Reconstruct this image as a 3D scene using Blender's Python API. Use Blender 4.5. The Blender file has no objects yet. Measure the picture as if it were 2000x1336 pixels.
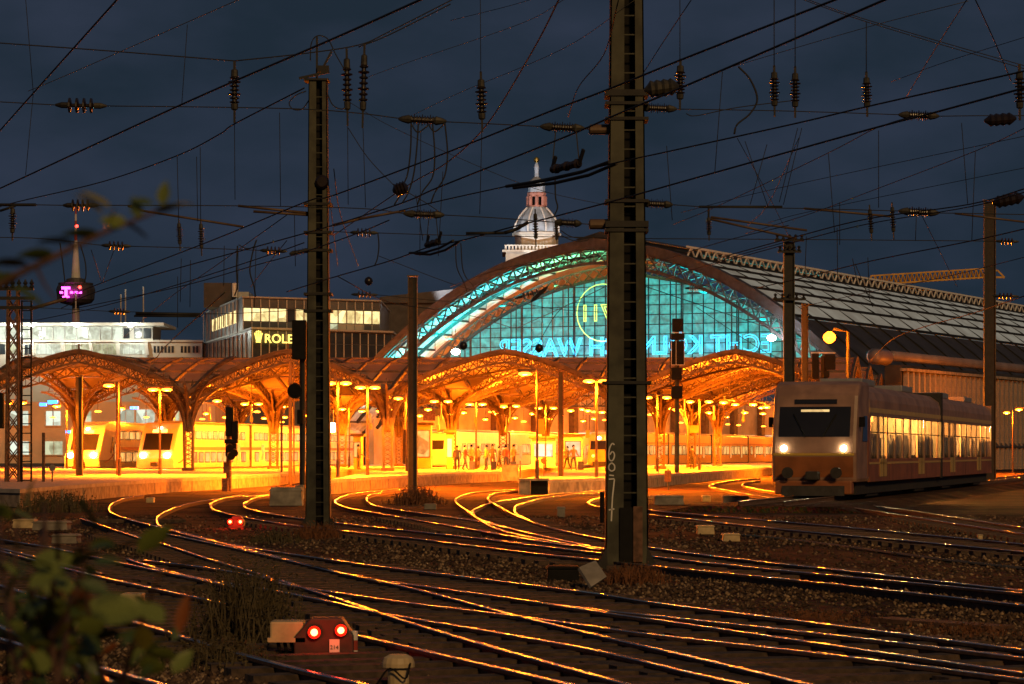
import bpy, bmesh, math, random
from mathutils import Vector, Matrix, Quaternion
random.seed(7)
SC = bpy.context.scene
COL = SC.collection
# ------------------------------------------------------------------ camera
F, H, YH = 5145.0, 1.9, 883.0        # focal in photo pixels, eye height, horizon row (photo is 2000 x 1336)
cam_d = bpy.data.cameras.new('camera')
cam_d.sensor_width = 36.0
cam_d.lens = 36.0 * F / 2000.0
cam_d.shift_y = (YH - 668.0) / 2000.0
cam_d.clip_start, cam_d.clip_end = 0.2, 9000.0
cam_d.dof.use_dof = True
cam_d.dof.focus_distance = 60.0
cam_d.dof.aperture_fstop = 11.0
cam = bpy.data.objects.new('camera', cam_d)
cam.location = (0, 0, H)
cam.rotation_euler = (math.radians(90), 0, 0)
COL.objects.link(cam)
SC.camera = cam
# ------------------------------------------------------------------ sky
world = bpy.data.worlds.new('World')
SC.world = world
world.use_nodes = True
nt = world.node_tree
for n in list(nt.nodes): nt.nodes.remove(n)
wo = nt.nodes.new('ShaderNodeOutputWorld')
sky = nt.nodes.new('ShaderNodeTexSky'); sky.sky_type = 'NISHITA'; sky.sun_disc = False
sky.sun_elevation = math.radians(-4.0); sky.sun_rotation = math.radians(200)
b1 = nt.nodes.new('ShaderNodeBackground'); b1.inputs[1].default_value = 0.10
nt.links.new(sky.outputs[0], b1.inputs[0])
tc = nt.nodes.new('ShaderNodeTexCoord')
mp = nt.nodes.new('ShaderNodeMapping'); mp.inputs['Scale'].default_value = (9, 9, 20)
nz = nt.nodes.new('ShaderNodeTexNoise'); nz.inputs['Scale'].default_value = 1.3; nz.inputs['Detail'].default_value = 6
cr = nt.nodes.new('ShaderNodeValToRGB')
cr.color_ramp.elements[0].position = 0.35; cr.color_ramp.elements[0].color = (0.010, 0.018, 0.029, 1)
cr.color_ramp.elements[1].position = 0.68; cr.color_ramp.elements[1].color = (0.0195, 0.0275, 0.047, 1)
b2 = nt.nodes.new('ShaderNodeBackground'); b2.inputs[1].default_value = 1.0
nt.links.new(tc.outputs['Generated'], mp.inputs[0]); nt.links.new(mp.outputs[0], nz.inputs[0])
nt.links.new(nz.outputs[0], cr.inputs[0]); nt.links.new(cr.outputs[0], b2.inputs[0])
ad = nt.nodes.new('ShaderNodeAddShader')
nt.links.new(b1.outputs[0], ad.inputs[0]); nt.links.new(b2.outputs[0], ad.inputs[1])
nt.links.new(ad.outputs[0], wo.inputs[0])
# ------------------------------------------------------------------ faint night key light (lowered sun)
sl = bpy.data.lights.new('sun', 'SUN'); sl.energy = 1.0; sl.angle = math.radians(6); sl.color = (1.0, 0.58, 0.22)
sun = bpy.data.objects.new('sun', sl); COL.objects.link(sun)
sun.rotation_euler = Vector((-0.28, 1.0, -0.5)).to_track_quat('-Z', 'Y').to_euler()
# ------------------------------------------------------------------ output look
SC.view_settings.view_transform = 'Standard'
SC.view_settings.look = 'None'
SC.view_settings.exposure = 0.4
SC.view_settings.gamma = 1.0
SC.view_settings.use_curve_mapping = False
SC.render.engine = 'CYCLES'
SC.cycles.use_denoising = True
SC.cycles.max_bounces = 5
SC.cycles.diffuse_bounces = 2
SC.cycles.glossy_bounces = 2
SC.cycles.transmission_bounces = 3
SC.cycles.transparent_max_bounces = 8
SC.cycles.caustics_reflective = False
SC.cycles.caustics_refractive = False
SC.cycles.sample_clamp_indirect = 4.0

# ================================================================== helpers
def P(px, py, D):                    # photo pixel + distance -> world point
    return Vector(((px - 1000) * D / F, D, H + (YH - py) * D / F))
def Z(px, py, z):                    # photo pixel + height -> world point
    return P(px, py, (z - H) * F / (YH - py))
def G(px, py, z=0.0):                # pixel on the ground
    return P(px, py, (H - z) * F / (py - YH))

class MB:
    def __init__(s): s.v = []; s.f = []; s.m = []; s.mi = 0
    def add(s, vs, fs):
        o = len(s.v); s.v += [Vector(v) for v in vs]
        for f in fs: s.f.append([i + o for i in f]); s.m.append(s.mi)
        return s
    def hexa(s, c):                  # 8 corners: bottom 4 ccw, top 4 ccw
        return s.add(c, [(3,2,1,0),(4,5,6,7),(0,1,5,4),(1,2,6,5),(2,3,7,6),(3,0,4,7)])
    def box(s, x0, x1, y0, y1, z0, z1):
        return s.hexa([(x0,y0,z0),(x1,y0,z0),(x1,y1,z0),(x0,y1,z0),(x0,y0,z1),(x1,y0,z1),(x1,y1,z1),(x0,y1,z1)])
    def bar(s, p, q, w, h=None, up=(0,0,1)):
        p, q = Vector(p), Vector(q); h = h or w
        d = (q - p)
        if d.length < 1e-6: return s
        d.normalize(); up = Vector(up)
        if abs(d.dot(up)) > 0.97: up = Vector((0,1,0)) if abs(d.y) < 0.9 else Vector((1,0,0))
        x = d.cross(up).normalized() * w / 2; y = x.cross(d).normalized() * h / 2
        return s.hexa([p-x-y, p+x-y, q+x-y, q-x-y, p-x+y, p+x+y, q+x+y, q-x+y])
    def tube(s, pts, r, n=6, caps=True):
        pts = [Vector(p) for p in pts]
        rs = r if isinstance(r, (list, tuple)) else [r] * len(pts)
        o = len(s.v); N = len(pts)
        for i, p in enumerate(pts):
            d = pts[min(i+1, N-1)] - pts[max(i-1, 0)]
            if d.length < 1e-9: d = Vector((0,0,1))
            d.normalize()
            a = d.orthogonal().normalized() if abs(d.z) > .9 else d.cross(Vector((0,0,1))).normalized()
            b = d.cross(a)
            for k in range(n):
                t = 2*math.pi*k/n
                s.v.append(p + (a*math.cos(t) + b*math.sin(t)) * rs[i])
        for i in range(N-1):
            for k in range(n):
                s.f.append([o+i*n+k, o+i*n+(k+1)%n, o+(i+1)*n+(k+1)%n, o+(i+1)*n+k]); s.m.append(s.mi)
        if caps:
            s.f.append([o+k for k in reversed(range(n))]); s.m.append(s.mi)
            s.f.append([o+(N-1)*n+k for k in range(n)]); s.m.append(s.mi)
        return s
    def lathe(s, p, q, prof, n=10):  # prof: (t along p->q, radius)
        p, q = Vector(p), Vector(q)
        d = (q-p).normalized(); a = d.orthogonal().normalized(); b = d.cross(a); o = len(s.v); N = len(prof)
        for t, r in prof:
            c = p + (q-p)*t
            for k in range(n):
                g = 2*math.pi*k/n
                s.v.append(c + (a*math.cos(g) + b*math.sin(g))*r)
        for i in range(N-1):
            for k in range(n):
                s.f.append([o+i*n+k, o+i*n+(k+1)%n, o+(i+1)*n+(k+1)%n, o+(i+1)*n+k]); s.m.append(s.mi)
        s.f.append([o+k for k in reversed(range(n))]); s.m.append(s.mi)
        s.f.append([o+(N-1)*n+k for k in range(n)]); s.m.append(s.mi)
        return s
    def prism(s, poly, axis, a, b):  # polygon in the other two axes, extruded along axis from a to b
        def mk(u, w, t):
            return (t,u,w) if axis == 'x' else (u,t,w) if axis == 'y' else (u,w,t)
        n = len(poly)
        vs = [mk(u,w,a) for u,w in poly] + [mk(u,w,b) for u,w in poly]
        return s.add(vs, [list(reversed(range(n))), list(range(n,2*n))] + [[i,(i+1)%n,n+(i+1)%n,n+i] for i in range(n)])
    def mesh(s, name, off=None):
        me = bpy.data.meshes.new(name)
        o = Vector(off) if off is not None else Vector((0,0,0))
        me.from_pydata([tuple(v - o) for v in s.v], [], s.f)
        return me

def fixn(me):
    bm = bmesh.new(); bm.from_mesh(me); bmesh.ops.recalc_face_normals(bm, faces=bm.faces); bm.to_mesh(me); bm.free()

def link(name, data, parent=None, loc=(0,0,0)):
    o = bpy.data.objects.new(name, data); COL.objects.link(o); o.location = loc
    if parent: o.parent = parent
    return o
def obj(name, mb, mat, parent=None, smooth=False, bevel=0, fix=True):
    """world-space builder -> one mesh object; origin at the base, or in the parent's space"""
    if parent is not None:
        off = world_loc(parent); loc = (0,0,0)
    else:
        xs = [v.x for v in mb.v]; ys = [v.y for v in mb.v]
        off = Vector(((min(xs)+max(xs))/2, (min(ys)+max(ys))/2, min(v.z for v in mb.v))); loc = off
    me = mb.mesh(name, off)
    mats = mat if isinstance(mat, (list, tuple)) else [mat]
    for m in mats: me.materials.append(m)
    if len(mats) > 1: me.polygons.foreach_set('material_index', mb.m)
    if bevel:
        bm = bmesh.new(); bm.from_mesh(me)
        bmesh.ops.recalc_face_normals(bm, faces=bm.faces)
        bmesh.ops.bevel(bm, geom=[e for e in bm.edges if len(e.link_faces)==2 and e.calc_face_angle(0) > .5], offset=bevel, segments=2, profile=.6, affect='EDGES')
        bm.to_mesh(me); bm.free()
    elif fix: fixn(me)
    if smooth: me.polygons.foreach_set('use_smooth', [True]*len(me.polygons))
    return link(name, me, parent, loc)
def world_loc(o):
    l = Vector(o.location)
    while o.parent: o = o.parent; l = l + Vector(o.location)
    return l
def tag(o, label, cat, group=None):
    o['label'] = label; o['category'] = cat
    if group: o['group'] = group
    return o
def struct(o): o['kind'] = 'structure'; return o
def thing(name, label, cat, loc, group=None, rz=0):
    o = bpy.data.objects.new(name, None); COL.objects.link(o); o.location = loc; o.rotation_euler = (0,0,rz)
    o.empty_display_size = .3
    return tag(o, label, cat, group)
def copy_tree(o, parent=None):
    c = o.copy(); COL.objects.link(c); c.parent = parent
    for ch in list(o.children): copy_tree(ch, c)
    return c
def spl(pts, n=8):                   # Catmull-Rom through tuples of any size
    out = []
    pts = [tuple(p) for p in pts]
    if len(pts) < 3: n = max(2, n)
    for i in range(len(pts)-1):
        p0 = pts[i-1] if i else tuple(2*a-b for a,b in zip(pts[0], pts[1]))
        p1, p2 = pts[i], pts[i+1]
        p3 = pts[i+2] if i+2 < len(pts) else tuple(2*a-b for a,b in zip(pts[-1], pts[-2]))
        for k in range(n):
            t = k/n
            out.append(tuple(.5*(2*b+(c-a)*t+(2*a-5*b+4*c-d)*t*t+(3*b-a-3*c+d)*t**3) for a,b,c,d in zip(p0,p1,p2,p3)))
    out.append(pts[-1]); return out
def text_mb(s, size, depth, xform, mb=None, bold=0, neon=0):
    cu = bpy.data.curves.new('lettering', 'FONT'); cu.body = s; cu.size = size; cu.extrude = depth/2; cu.resolution_u = 3
    cu.offset = bold
    if neon: cu.fill_mode = 'NONE'; cu.extrude = 0; cu.bevel_depth = neon; cu.bevel_resolution = 1
    o = bpy.data.objects.new('lettering', cu); COL.objects.link(o)
    dg = bpy.context.evaluated_depsgraph_get(); me = o.evaluated_get(dg).to_mesh()
    mb = mb or MB()
    mb.add([xform @ v.co for v in me.vertices], [list(p.vertices) for p in me.polygons])
    w = max((v.co.x for v in me.vertices), default=0)
    o.evaluated_get(dg).to_mesh_clear(); bpy.data.objects.remove(o); bpy.data.curves.remove(cu)
    return mb
# ------------------------------------------------------------------ materials
def mat(name, col, rough=.6, metal=0, var=.25, scale=6, bump=0, col2=None, spec=.5, detail=5, emit=None, es=0, trans=0, stretch=None):
    m = bpy.data.materials.new(name); m.use_nodes = True; t = m.node_tree
    b = t.nodes['Principled BSDF']
    b.inputs['Roughness'].default_value = rough; b.inputs['Metallic'].default_value = metal
    b.inputs['Specular IOR Level'].default_value = spec
    c2 = col2 or tuple(c*(1-var) for c in col)
    co = t.nodes.new('ShaderNodeTexCoord'); n = t.nodes.new('ShaderNodeTexNoise')
    n.inputs['Scale'].default_value = scale; n.inputs['Detail'].default_value = detail
    r = t.nodes.new('ShaderNodeValToRGB')
    r.color_ramp.elements[0].position = .38; r.color_ramp.elements[0].color = (*c2, 1)
    r.color_ramp.elements[1].position = .62; r.color_ramp.elements[1].color = (*col, 1)
    if stretch:
        q = t.nodes.new('ShaderNodeMapping'); q.inputs['Scale'].default_value = stretch
        t.links.new(co.outputs['Object'], q.inputs[0]); t.links.new(q.outputs[0], n.inputs[0])
    else: t.links.new(co.outputs['Object'], n.inputs[0])
    t.links.new(n.outputs[0], r.inputs[0]); t.links.new(r.outputs[0], b.inputs['Base Color'])
    if bump:
        bp = t.nodes.new('ShaderNodeBump'); bp.inputs['Strength'].default_value = bump; bp.inputs['Distance'].default_value = .03
        t.links.new(n.outputs[0], bp.inputs['Height']); t.links.new(bp.outputs[0], b.inputs['Normal'])
    if emit:
        b.inputs['Emission Color'].default_value = (*emit, 1); b.inputs['Emission Strength'].default_value = es
    return m
def emis(name, col, s):
    m = bpy.data.materials.new(name); m.use_nodes = True; t = m.node_tree
    b = t.nodes['Principled BSDF']; b.inputs['Base Color'].default_value = (*[min(1,c) for c in col], 1)
    b.inputs['Emission Color'].default_value = (*col, 1); b.inputs['Emission Strength'].default_value = s
    b.inputs['Roughness'].default_value = .3
    return m
def litwin(name, col, s, scale=.9, lo=.25, dark=(.3,.2,.1), z=1.0):
    """a lit window: what is seen of a lit room (brighter and dimmer furniture, walls), as emission behind a glossy pane"""
    m = bpy.data.materials.new(name); m.use_nodes = True; t = m.node_tree
    b = t.nodes['Principled BSDF']; b.inputs['Roughness'].default_value = .12
    b.inputs['Base Color'].default_value = (.03,.03,.03,1)
    g = t.nodes.new('ShaderNodeNewGeometry'); q = t.nodes.new('ShaderNodeMapping'); q.inputs['Scale'].default_value = (scale, scale, scale*z)
    n = t.nodes.new('ShaderNodeTexVoronoi'); n.inputs['Scale'].default_value = 1.0; n.feature = 'F1'
    n2 = t.nodes.new('ShaderNodeTexNoise'); n2.inputs['Scale'].default_value = 2.5
    r = t.nodes.new('ShaderNodeValToRGB')
    r.color_ramp.elements[0].position = .30; r.color_ramp.elements[0].color = (*[a*lo*d for a, d in zip(col, (1,.9,.8))], 1)
    r.color_ramp.elements[1].position = .62; r.color_ramp.elements[1].color = (*col, 1)
    t.links.new(g.outputs['Position'], q.inputs[0]); t.links.new(q.outputs[0], n.inputs[0]); t.links.new(q.outputs[0], n2.inputs[0])
    mx = t.nodes.new('ShaderNodeMix'); mx.inputs[0].default_value = .55
    t.links.new(n.outputs['Color'], mx.inputs[2]); t.links.new(n2.outputs[0], mx.inputs[3])
    t.links.new(mx.outputs[0], r.inputs[0]); t.links.new(r.outputs[0], b.inputs['Emission Color'])
    b.inputs['Emission Strength'].default_value = s
    return m
SOD = (1.0, 0.175, 0.004)
M = {}
M['steel'] = mat('galvanised mast steel', (.07,.07,.042), .7, .1, .6, 2.2, .2)
M['steel_dark'] = mat('dark weathered steel', (.02,.019,.017), .65, .3, .4, 5, .1)
M['rust'] = mat('rusty rail side', (.15,.075,.042), .85, 0, .5, 9, .3)
M['railtop'] = mat('polished rail head', (.90,.84,.76), .25, 1.0, .25, 9)
M['wire'] = mat('blackened wire', (.011,.011,.011), .7, 0)
M['wire_pale'] = mat('pale zinc wire', (.16,.15,.09), .6, .3)
M['porc'] = mat('brown glazed porcelain', (.02,.013,.010), .3, 0, .3, 8)
M['cap'] = mat('zinc insulator cap', (.065,.06,.045), .55, .4, .4, 12)
M['tan'] = mat('tan tube', (.12,.075,.042), .55, .2, .3, 6)
M['conc'] = mat('stained concrete', (.30,.27,.22), .9, 0, .5, 2.2, .3)
M['brickwall'] = mat('platform wall stone', (.32,.25,.18), .9, 0, .45, 3, .3)
M['plat'] = mat('platform paving', (.36,.33,.29), .8, 0, .3, 1.5)
M['canopy'] = mat('canopy steel paint', (.115,.07,.038), .6, .1, .5, 2)
M['white'] = mat('white paint', (.7,.68,.62), .5, 0, .15, 4)
M['black'] = mat('black sheet', (.010,.010,.010), .7, 0, .3, spec=.12)
M['sod'] = emis('sodium lamp glass', (1.0,.20,.01), 14)
M['yellowbox'] = mat('cream plastic box', (.55,.42,.22), .55, 0, .25, 7, .1)
# ================================================================== ground
def ground_mat():
    m = bpy.data.materials.new('trackside ballast soil'); m.use_nodes = True; t = m.node_tree; b = t.nodes['Principled BSDF']
    g = t.nodes.new('ShaderNodeNewGeometry')
    v = t.nodes.new('ShaderNodeTexVoronoi'); v.inputs['Scale'].default_value = 14
    n = t.nodes.new('ShaderNodeTexNoise'); n.inputs['Scale'].default_value = .35; n.inputs['Detail'].default_value = 6
    r = t.nodes.new('ShaderNodeValToRGB')
    e = r.color_ramp.elements
    e[0].position = .36; e[0].color = (.036,.019,.011,1); e[1].position = .64; e[1].color = (.16,.085,.042,1)
    mx = t.nodes.new('ShaderNodeMix'); mx.data_type = 'RGBA'; mx.blend_type = 'MULTIPLY'; mx.inputs[0].default_value = .75
    t.links.new(g.outputs['Position'], v.inputs[0]); t.links.new(g.outputs['Position'], n.inputs[0])
    t.links.new(n.outputs[0], r.inputs[0]); t.links.new(r.outputs[0], mx.inputs[6]); t.links.new(v.outputs['Color'], mx.inputs[7])
    t.links.new(mx.outputs[2], b.inputs['Base Color'])
    bp = t.nodes.new('ShaderNodeBump'); bp.inputs['Strength'].default_value = .9; bp.inputs['Distance'].default_value = .05
    t.links.new(v.outputs['Distance'], bp.inputs['Height']); t.links.new(bp.outputs[0], b.inputs['Normal'])
    b.inputs['Roughness'].default_value = .95; b.inputs['Specular IOR Level'].default_value = .15
    return m
M['ground'] = ground_mat()
mb = MB().add([(-3000,-60,0),(3000,-60,0),(3000,7000,0),(-3000,7000,0)], [(0,1,2,3)])
struct(obj('ground', mb, M['ground'], fix=False))

def stone_mat():
    m = bpy.data.materials.new('ballast stones'); m.use_nodes = True; t = m.node_tree; b = t.nodes['Principled BSDF']
    g = t.nodes.new('ShaderNodeNewGeometry'); r = t.nodes.new('ShaderNodeValToRGB')
    e = r.color_ramp.elements
    e[0].position = 0; e[0].color = (.03,.018,.011,1); e[1].position = 1; e[1].color = (.33,.23,.13,1)
    x = e.new(.7); x.color = (.11,.068,.04,1)
    t.links.new(g.outputs['Random Per Island'], r.inputs[0]); t.links.new(r.outputs[0], b.inputs['Base Color'])
    b.inputs['Roughness'].default_value = .9; b.inputs['Specular IOR Level'].default_value = .2
    return m
def scatter_stones():
    import numpy as np
    rg = np.random.default_rng(3)
    n = 90000
    u = rg.random(n); D = 1.0/(1/20.5 - u*(1/20.5 - 1/78.0))       # denser towards the camera
    a = (rg.random(n)-.5)*2*.215
    cx, cy = a*D, D
    patch = np.sin(cx*1.3+cy*.21)+np.sin(cy*.43-cx*.6)+np.sin(cx*.37+1.7)
    keep = rg.random(n) < np.clip(.62+.3*patch, .12, 1)
    cx, cy = cx[keep], cy[keep]; n = len(cx)
    base = np.array([(1,0,0),(0,1,0),(-1,0,0),(0,-1,0),(0,0,.8),(0,0,-.5)])
    tri = np.array([(0,1,4),(1,2,4),(2,3,4),(3,0,4),(1,0,5),(2,1,5),(3,2,5),(0,3,5)])
    s = rg.uniform(.016,.042,n)*(1+.25*(cy>45))
    ang = rg.random(n)*6.28
    V = base[None]*(s[:,None,None])*rg.uniform(.6,1.4,(n,6,3))
    c, si = np.cos(ang)[:,None], np.sin(ang)[:,None]
    X = V[:,:,0]*c - V[:,:,1]*si + cx[:,None]; Y = V[:,:,0]*si + V[:,:,1]*c + cy[:,None]; Zz = V[:,:,2] + s[:,None]*.35
    co = np.stack([X,Y,Zz], -1).reshape(-1,3).astype('f4')
    idx = (tri[None] + (np.arange(n)*6)[:,None,None]).reshape(-1).astype('i4')
    me = bpy.data.meshes.new('ballast'); nt_ = n*8
    me.vertices.add(len(co)); me.vertices.foreach_set('co', co.ravel())
    me.loops.add(nt_*3); me.loops.foreach_set('vertex_index', idx)
    me.polygons.add(nt_); me.polygons.foreach_set('loop_start', np.arange(0, nt_*3, 3, dtype='i4'))
    me.update(calc_edges=True); me.validate()
    me.materials.append(stone_mat())
    o = link('ballast', me)
    o['kind'] = 'stuff'; o['label'] = 'loose brown ballast stones strewn between the tracks'; o['category'] = 'ballast'
scatter_stones()

# ================================================================== tracks
RT = .13
def rail_pts(pix, n=9):
    return [G(x, y, RT) for x, y in spl(pix, n)]
def rail_mb(pts):
    """flat-bottomed rail: foot, web and head, polished running surface as second material"""
    prof = [(-.062,-.17),(.062,-.17),(.062,-.155),(.012,-.135),(.012,-.045),(.036,-.035),(.036,-.006),(.028,0),(-.028,0),(-.036,-.006),(-.036,-.035),(-.012,-.045),(-.012,-.135),(-.062,-.155)]
    mb = MB(); n = len(prof); N = len(pts)
    for i, p in enumerate(pts):
        d = pts[min(i+1,N-1)] - pts[max(i-1,0)]; d.z = 0; d.normalize(); s = Vector((d.y,-d.x,0))
        for u, w in prof: mb.v.append(p + s*u + Vector((0,0,w)))
    for i in range(N-1):
        for k in range(n):
            mb.f.append([i*n+k, i*n+(k+1)%n, (i+1)*n+(k+1)%n, (i+1)*n+k]); mb.m.append(1 if k in (6,7,8) else 0)
    return mb
TR = [
 ('track sweeping from left platform across the middle to the right edge', [
  [(281,967),(240,974),(216,986),(214,996),(226,1005),(271,1019),(352,1038),(457,1066),(520,1081),(700,1126),(826,1144),(1002,1168),(1178,1195),(1300,1212),(1652,1263),(2000,1313),(2150,1335)],
  [(520,966),(440,972),(370,983),(325,998),(307,1012),(317,1028),(380,1048),(457,1064),(520,1074),(700,1100),(755,1107),(910,1126),(1163,1158),(1300,1179),(1652,1223),(2000,1268),(2200,1294)],
  [(1040,1174),(1178,1191),(1350,1209),(1652,1242),(2000,1283),(2200,1307)]]),
 ('track looping in beside the low red signal and behind the middle mast', [
  [(470,966),(440,972),(418,980),(411,987),(420,996),(465,1007),(513,1016),(580,1026),(660,1035),(833,1054),(1002,1075),(1100,1086),(1167,1092),(1300,1107),(1564,1133),(1757,1154),(2000,1181),(2200,1203)],
  [(545,963),(505,970),(482,979),(477,986),(490,994),(559,1008),(650,1020),(780,1034),(945,1052),(1072,1068),(1178,1080),(1260,1089)]]),
 ('track curving round the grey platform end towards the near mast', [
  [(1178,958),(1100,963),(1037,970),(966,980),(931,992),(924,1001),(942,1015),(1019,1037),(1100,1055),(1178,1071),(1300,1089),(1476,1108),(1652,1125),(1800,1139),(2000,1158)],
  [(1178,961),(1110,966),(1054,974),(1012,986),(1005,996),(1019,1009),(1072,1029),(1178,1052),(1300,1073),(1476,1095),(1652,1114),(2000,1153),(2200,1176)]]),
 ('track crossing over left of the grey platform end', [
  [(1012,956),(960,958),(917,963),(893,972),(893,982),(928,1008),(966,1030),(1019,1045),(1100,1060),(1170,1073)],
  [(1012,957.5),(985,960),(966,963),(953,970),(960,980),(1009,1007),(1050,1022),(1090,1034)]]),
 ('track bending round the weedy foot of the slim mast', [
  [(798,954),(713,961),(671,969),(655,979),(671,989),(703,996),(826,1017),(949,1038),(1047,1055),(1120,1066)],
  [(798,956),(738,963),(716,971),(724,983),(755,992),(931,1017),(990,1031)]]),
 ('track leaving right of the near mast across pale gravel', [
  [(1240,966),(1178,971),(1155,977),(1150,983),(1178,990),(1265,995),(1300,999),(1476,1014),(1652,1029),(2000,1062),(2200,1082)],
  [(1300,966),(1230,972),(1208,980),(1215,990),(1240,998),(1300,1008),(1546,1035),(1757,1054),(2000,1077),(2200,1096)]]),
 ('track turning below the lit train and the crossed board', [
  [(1485,933),(1440,937),(1405,942),(1388,947),(1390,951),(1420,957),(1483,968),(1652,989),(1828,1016),(2000,1042),(2200,1070)],
  [(1485,938),(1465,940),(1451,944),(1456,950),(1511,960),(1652,979),(1828,1004),(2000,1030),(2200,1056)]]),
 ('track slanting down through the middle foreground', [
  [(158,1012),(271,1049),(317,1061),(408,1091),(480,1112),(556,1135),(650,1165),(745,1197),(843,1228),(1002,1274),(1230,1336),(1330,1363)],
  [(317,1040),(450,1068),(556,1092),(650,1114),(829,1154),(991,1197),(1178,1242),(1300,1270),(1581,1336),(1640,1350)]]),
 ('track running out to the lower right corner', [
  [(281,1093),(411,1109),(520,1128),(556,1140),(703,1163),(819,1179),(991,1200),(1178,1225),(1300,1241),(1652,1281),(2000,1325),(2150,1344)],
  [(250,1091),(306,1109),(397,1130),(500,1146),(556,1156),(650,1175),(748,1197),(956,1232),(1178,1272),(1350,1313),(1458,1336),(1530,1352)]]),
 ('track in front passing behind the red shunting signal', [
  [(-60,1060),(0,1075),(120,1107),(228,1133),(422,1174),(560,1207),(699,1240),(847,1274),(1107,1334),(1180,1351)],
  [(-100,1110),(60,1160),(250,1210),(400,1255),(520,1289),(627,1316),(707,1334),(780,1352)]]),
 ('track at the left edge behind the leafy shrub', [
  [(-100,1030),(10,1054),(91,1067),(162,1082),(281,1108),(397,1132),(480,1150)],
  [(-100,1045),(0,1070),(80,1090),(200,1120)]]),
 ('track at the lower left corner under the leaves', [
  [(-100,1165),(0,1221),(84,1262),(192,1316),(240,1342)],
  [(-100,1225),(0,1246),(84,1271),(200,1303),(285,1326),(340,1342)]]),
]
M['sleeper'] = mat('oily timber sleeper', (.08,.052,.034), .9, 0, .6, 9, .5)
sl_me = MB().box(-1.2,1.2,-.12,.12,-.15,.085).mesh('sleeper'); sl_me.materials.append(M['sleeper']); fixn(sl_me)
for lab, rails in TR:
    ps = [rail_pts(r) for r in rails]
    root = thing('railway_track', lab, 'railway track', (ps[0][0].x, ps[0][0].y, 0), 'rail tracks of the station throat')
    for p in ps: obj('rail', rail_mb(p), [M['rust'], M['railtop']], root)
    # sleepers between the first two rails, as far as they can be told apart
    a, b = ps[0], ps[1]; acc = 0; off = world_loc(root)
    for i in range(len(a)-1):
        seg = a[i+1]-a[i]; L = seg.length
        if min(a[i].y, a[i+1].y) > 72 or min(a[i].y,a[i+1].y) < 19: acc = 0; continue
        t = .66 - acc
        while t < L:
            p = a[i] + seg*(t/L)
            q = min(b, key=lambda w: (w-p).length)
            j = b.index(q)
            if 0 < j < len(b)-1:
                e = b[j+1]-b[j-1]; q = q + e*((p-q).dot(e)/e.dot(e))
            d = (q-p); d.z = 0
            if .8 < d.length < 2.4 and abs(p.x) < .23*p.y+1:
                o = link('sleeper', sl_me, root, ((p+q)/2 - off) - Vector((0,0,RT-.01)) + Vector((0,0,random.uniform(-.02,.0))))
                o.rotation_euler = (0,0,math.atan2(d.y, d.x))
            t += .66
        acc = (L - (t-.66))
# ================================================================== platforms
PZ = .64
def platform(name, foot, back, lab, wallmat):
    """foot: front wall foot line in pixels; back: world points closing the slab behind"""
    f = [G(x, y) for x, y in foot]
    root = thing(name, lab, 'platform', (f[0].x, f[0].y, 0))
    top = f + [Vector(b) for b in back]
    mb = MB(); n = len(top)
    mb.add([(p.x,p.y,.02) for p in top] + [(p.x,p.y,PZ-.14) for p in top], [list(reversed(range(n))), list(range(n,2*n))] + [[i,(i+1)%n,n+(i+1)%n,n+i] for i in range(n)])
    obj('platform_core', mb, wallmat, root)
    mb = MB(); c = sum(top, Vector())/n
    o2 = [p + (p-c).normalized()*.10 for p in top]
    mb.add([(p.x,p.y,PZ-.138) for p in o2] + [(p.x,p.y,PZ) for p in o2], [list(reversed(range(n))), list(range(n,2*n))] + [[i,(i+1)%n,n+(i+1)%n,n+i] for i in range(n)])
    obj('platform_deck', mb, M['plat'], root)
    # wall slabs, one by one, with open joints
    for i in range(len(f)-1):
        d = f[i+1]-f[i]; L = d.length; d.normalize(); nrm = Vector((d.y,-d.x,0))
        if nrm.y > 0: nrm = -nrm
        k = max(1, round(L/2.1))
        for j in range(k):
            p = f[i]+d*(L*j/k+.03); q = f[i]+d*(L*(j+1)/k-.03); w = nrm*random.uniform(.04,.075)
            mb = MB().hexa([p+w+Vector((0,0,.0)), q+w, q, p, p+w+Vector((0,0,PZ-.15)), q+w+Vector((0,0,PZ-.15)), q+Vector((0,0,PZ-.15)), p+Vector((0,0,PZ-.15))])
            obj('wall_slab', mb, wallmat, root)
    return root
platform('station_platform', [(40,992),(120,982),(230,971),(330,962),(433,956),(545,948)], [(-11.5,200,0),(0,330,0),(-30,330,0),(-48,150,0),(-28,105,0)], 'long stone walled platform on the left under two double deck trains', M['brickwall'])
platform('station_platform', [(640,966),(741,955),(800,951),(910,944),(1012,939)], [(1.2,200,0),(16,330,0),(2,330,0),(-9.6,180,0)], 'orange lit platform in the middle behind the slim mast', M['brickwall'])
platform('station_platform', [(1012,964),(1070,964),(1180,959),(1264,953),(1380,940),(1488,930)], [(40,330,0),(18,330,0),(3.4,180,0)], 'platform with grey concrete end wall right of centre', M['conc'])
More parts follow.
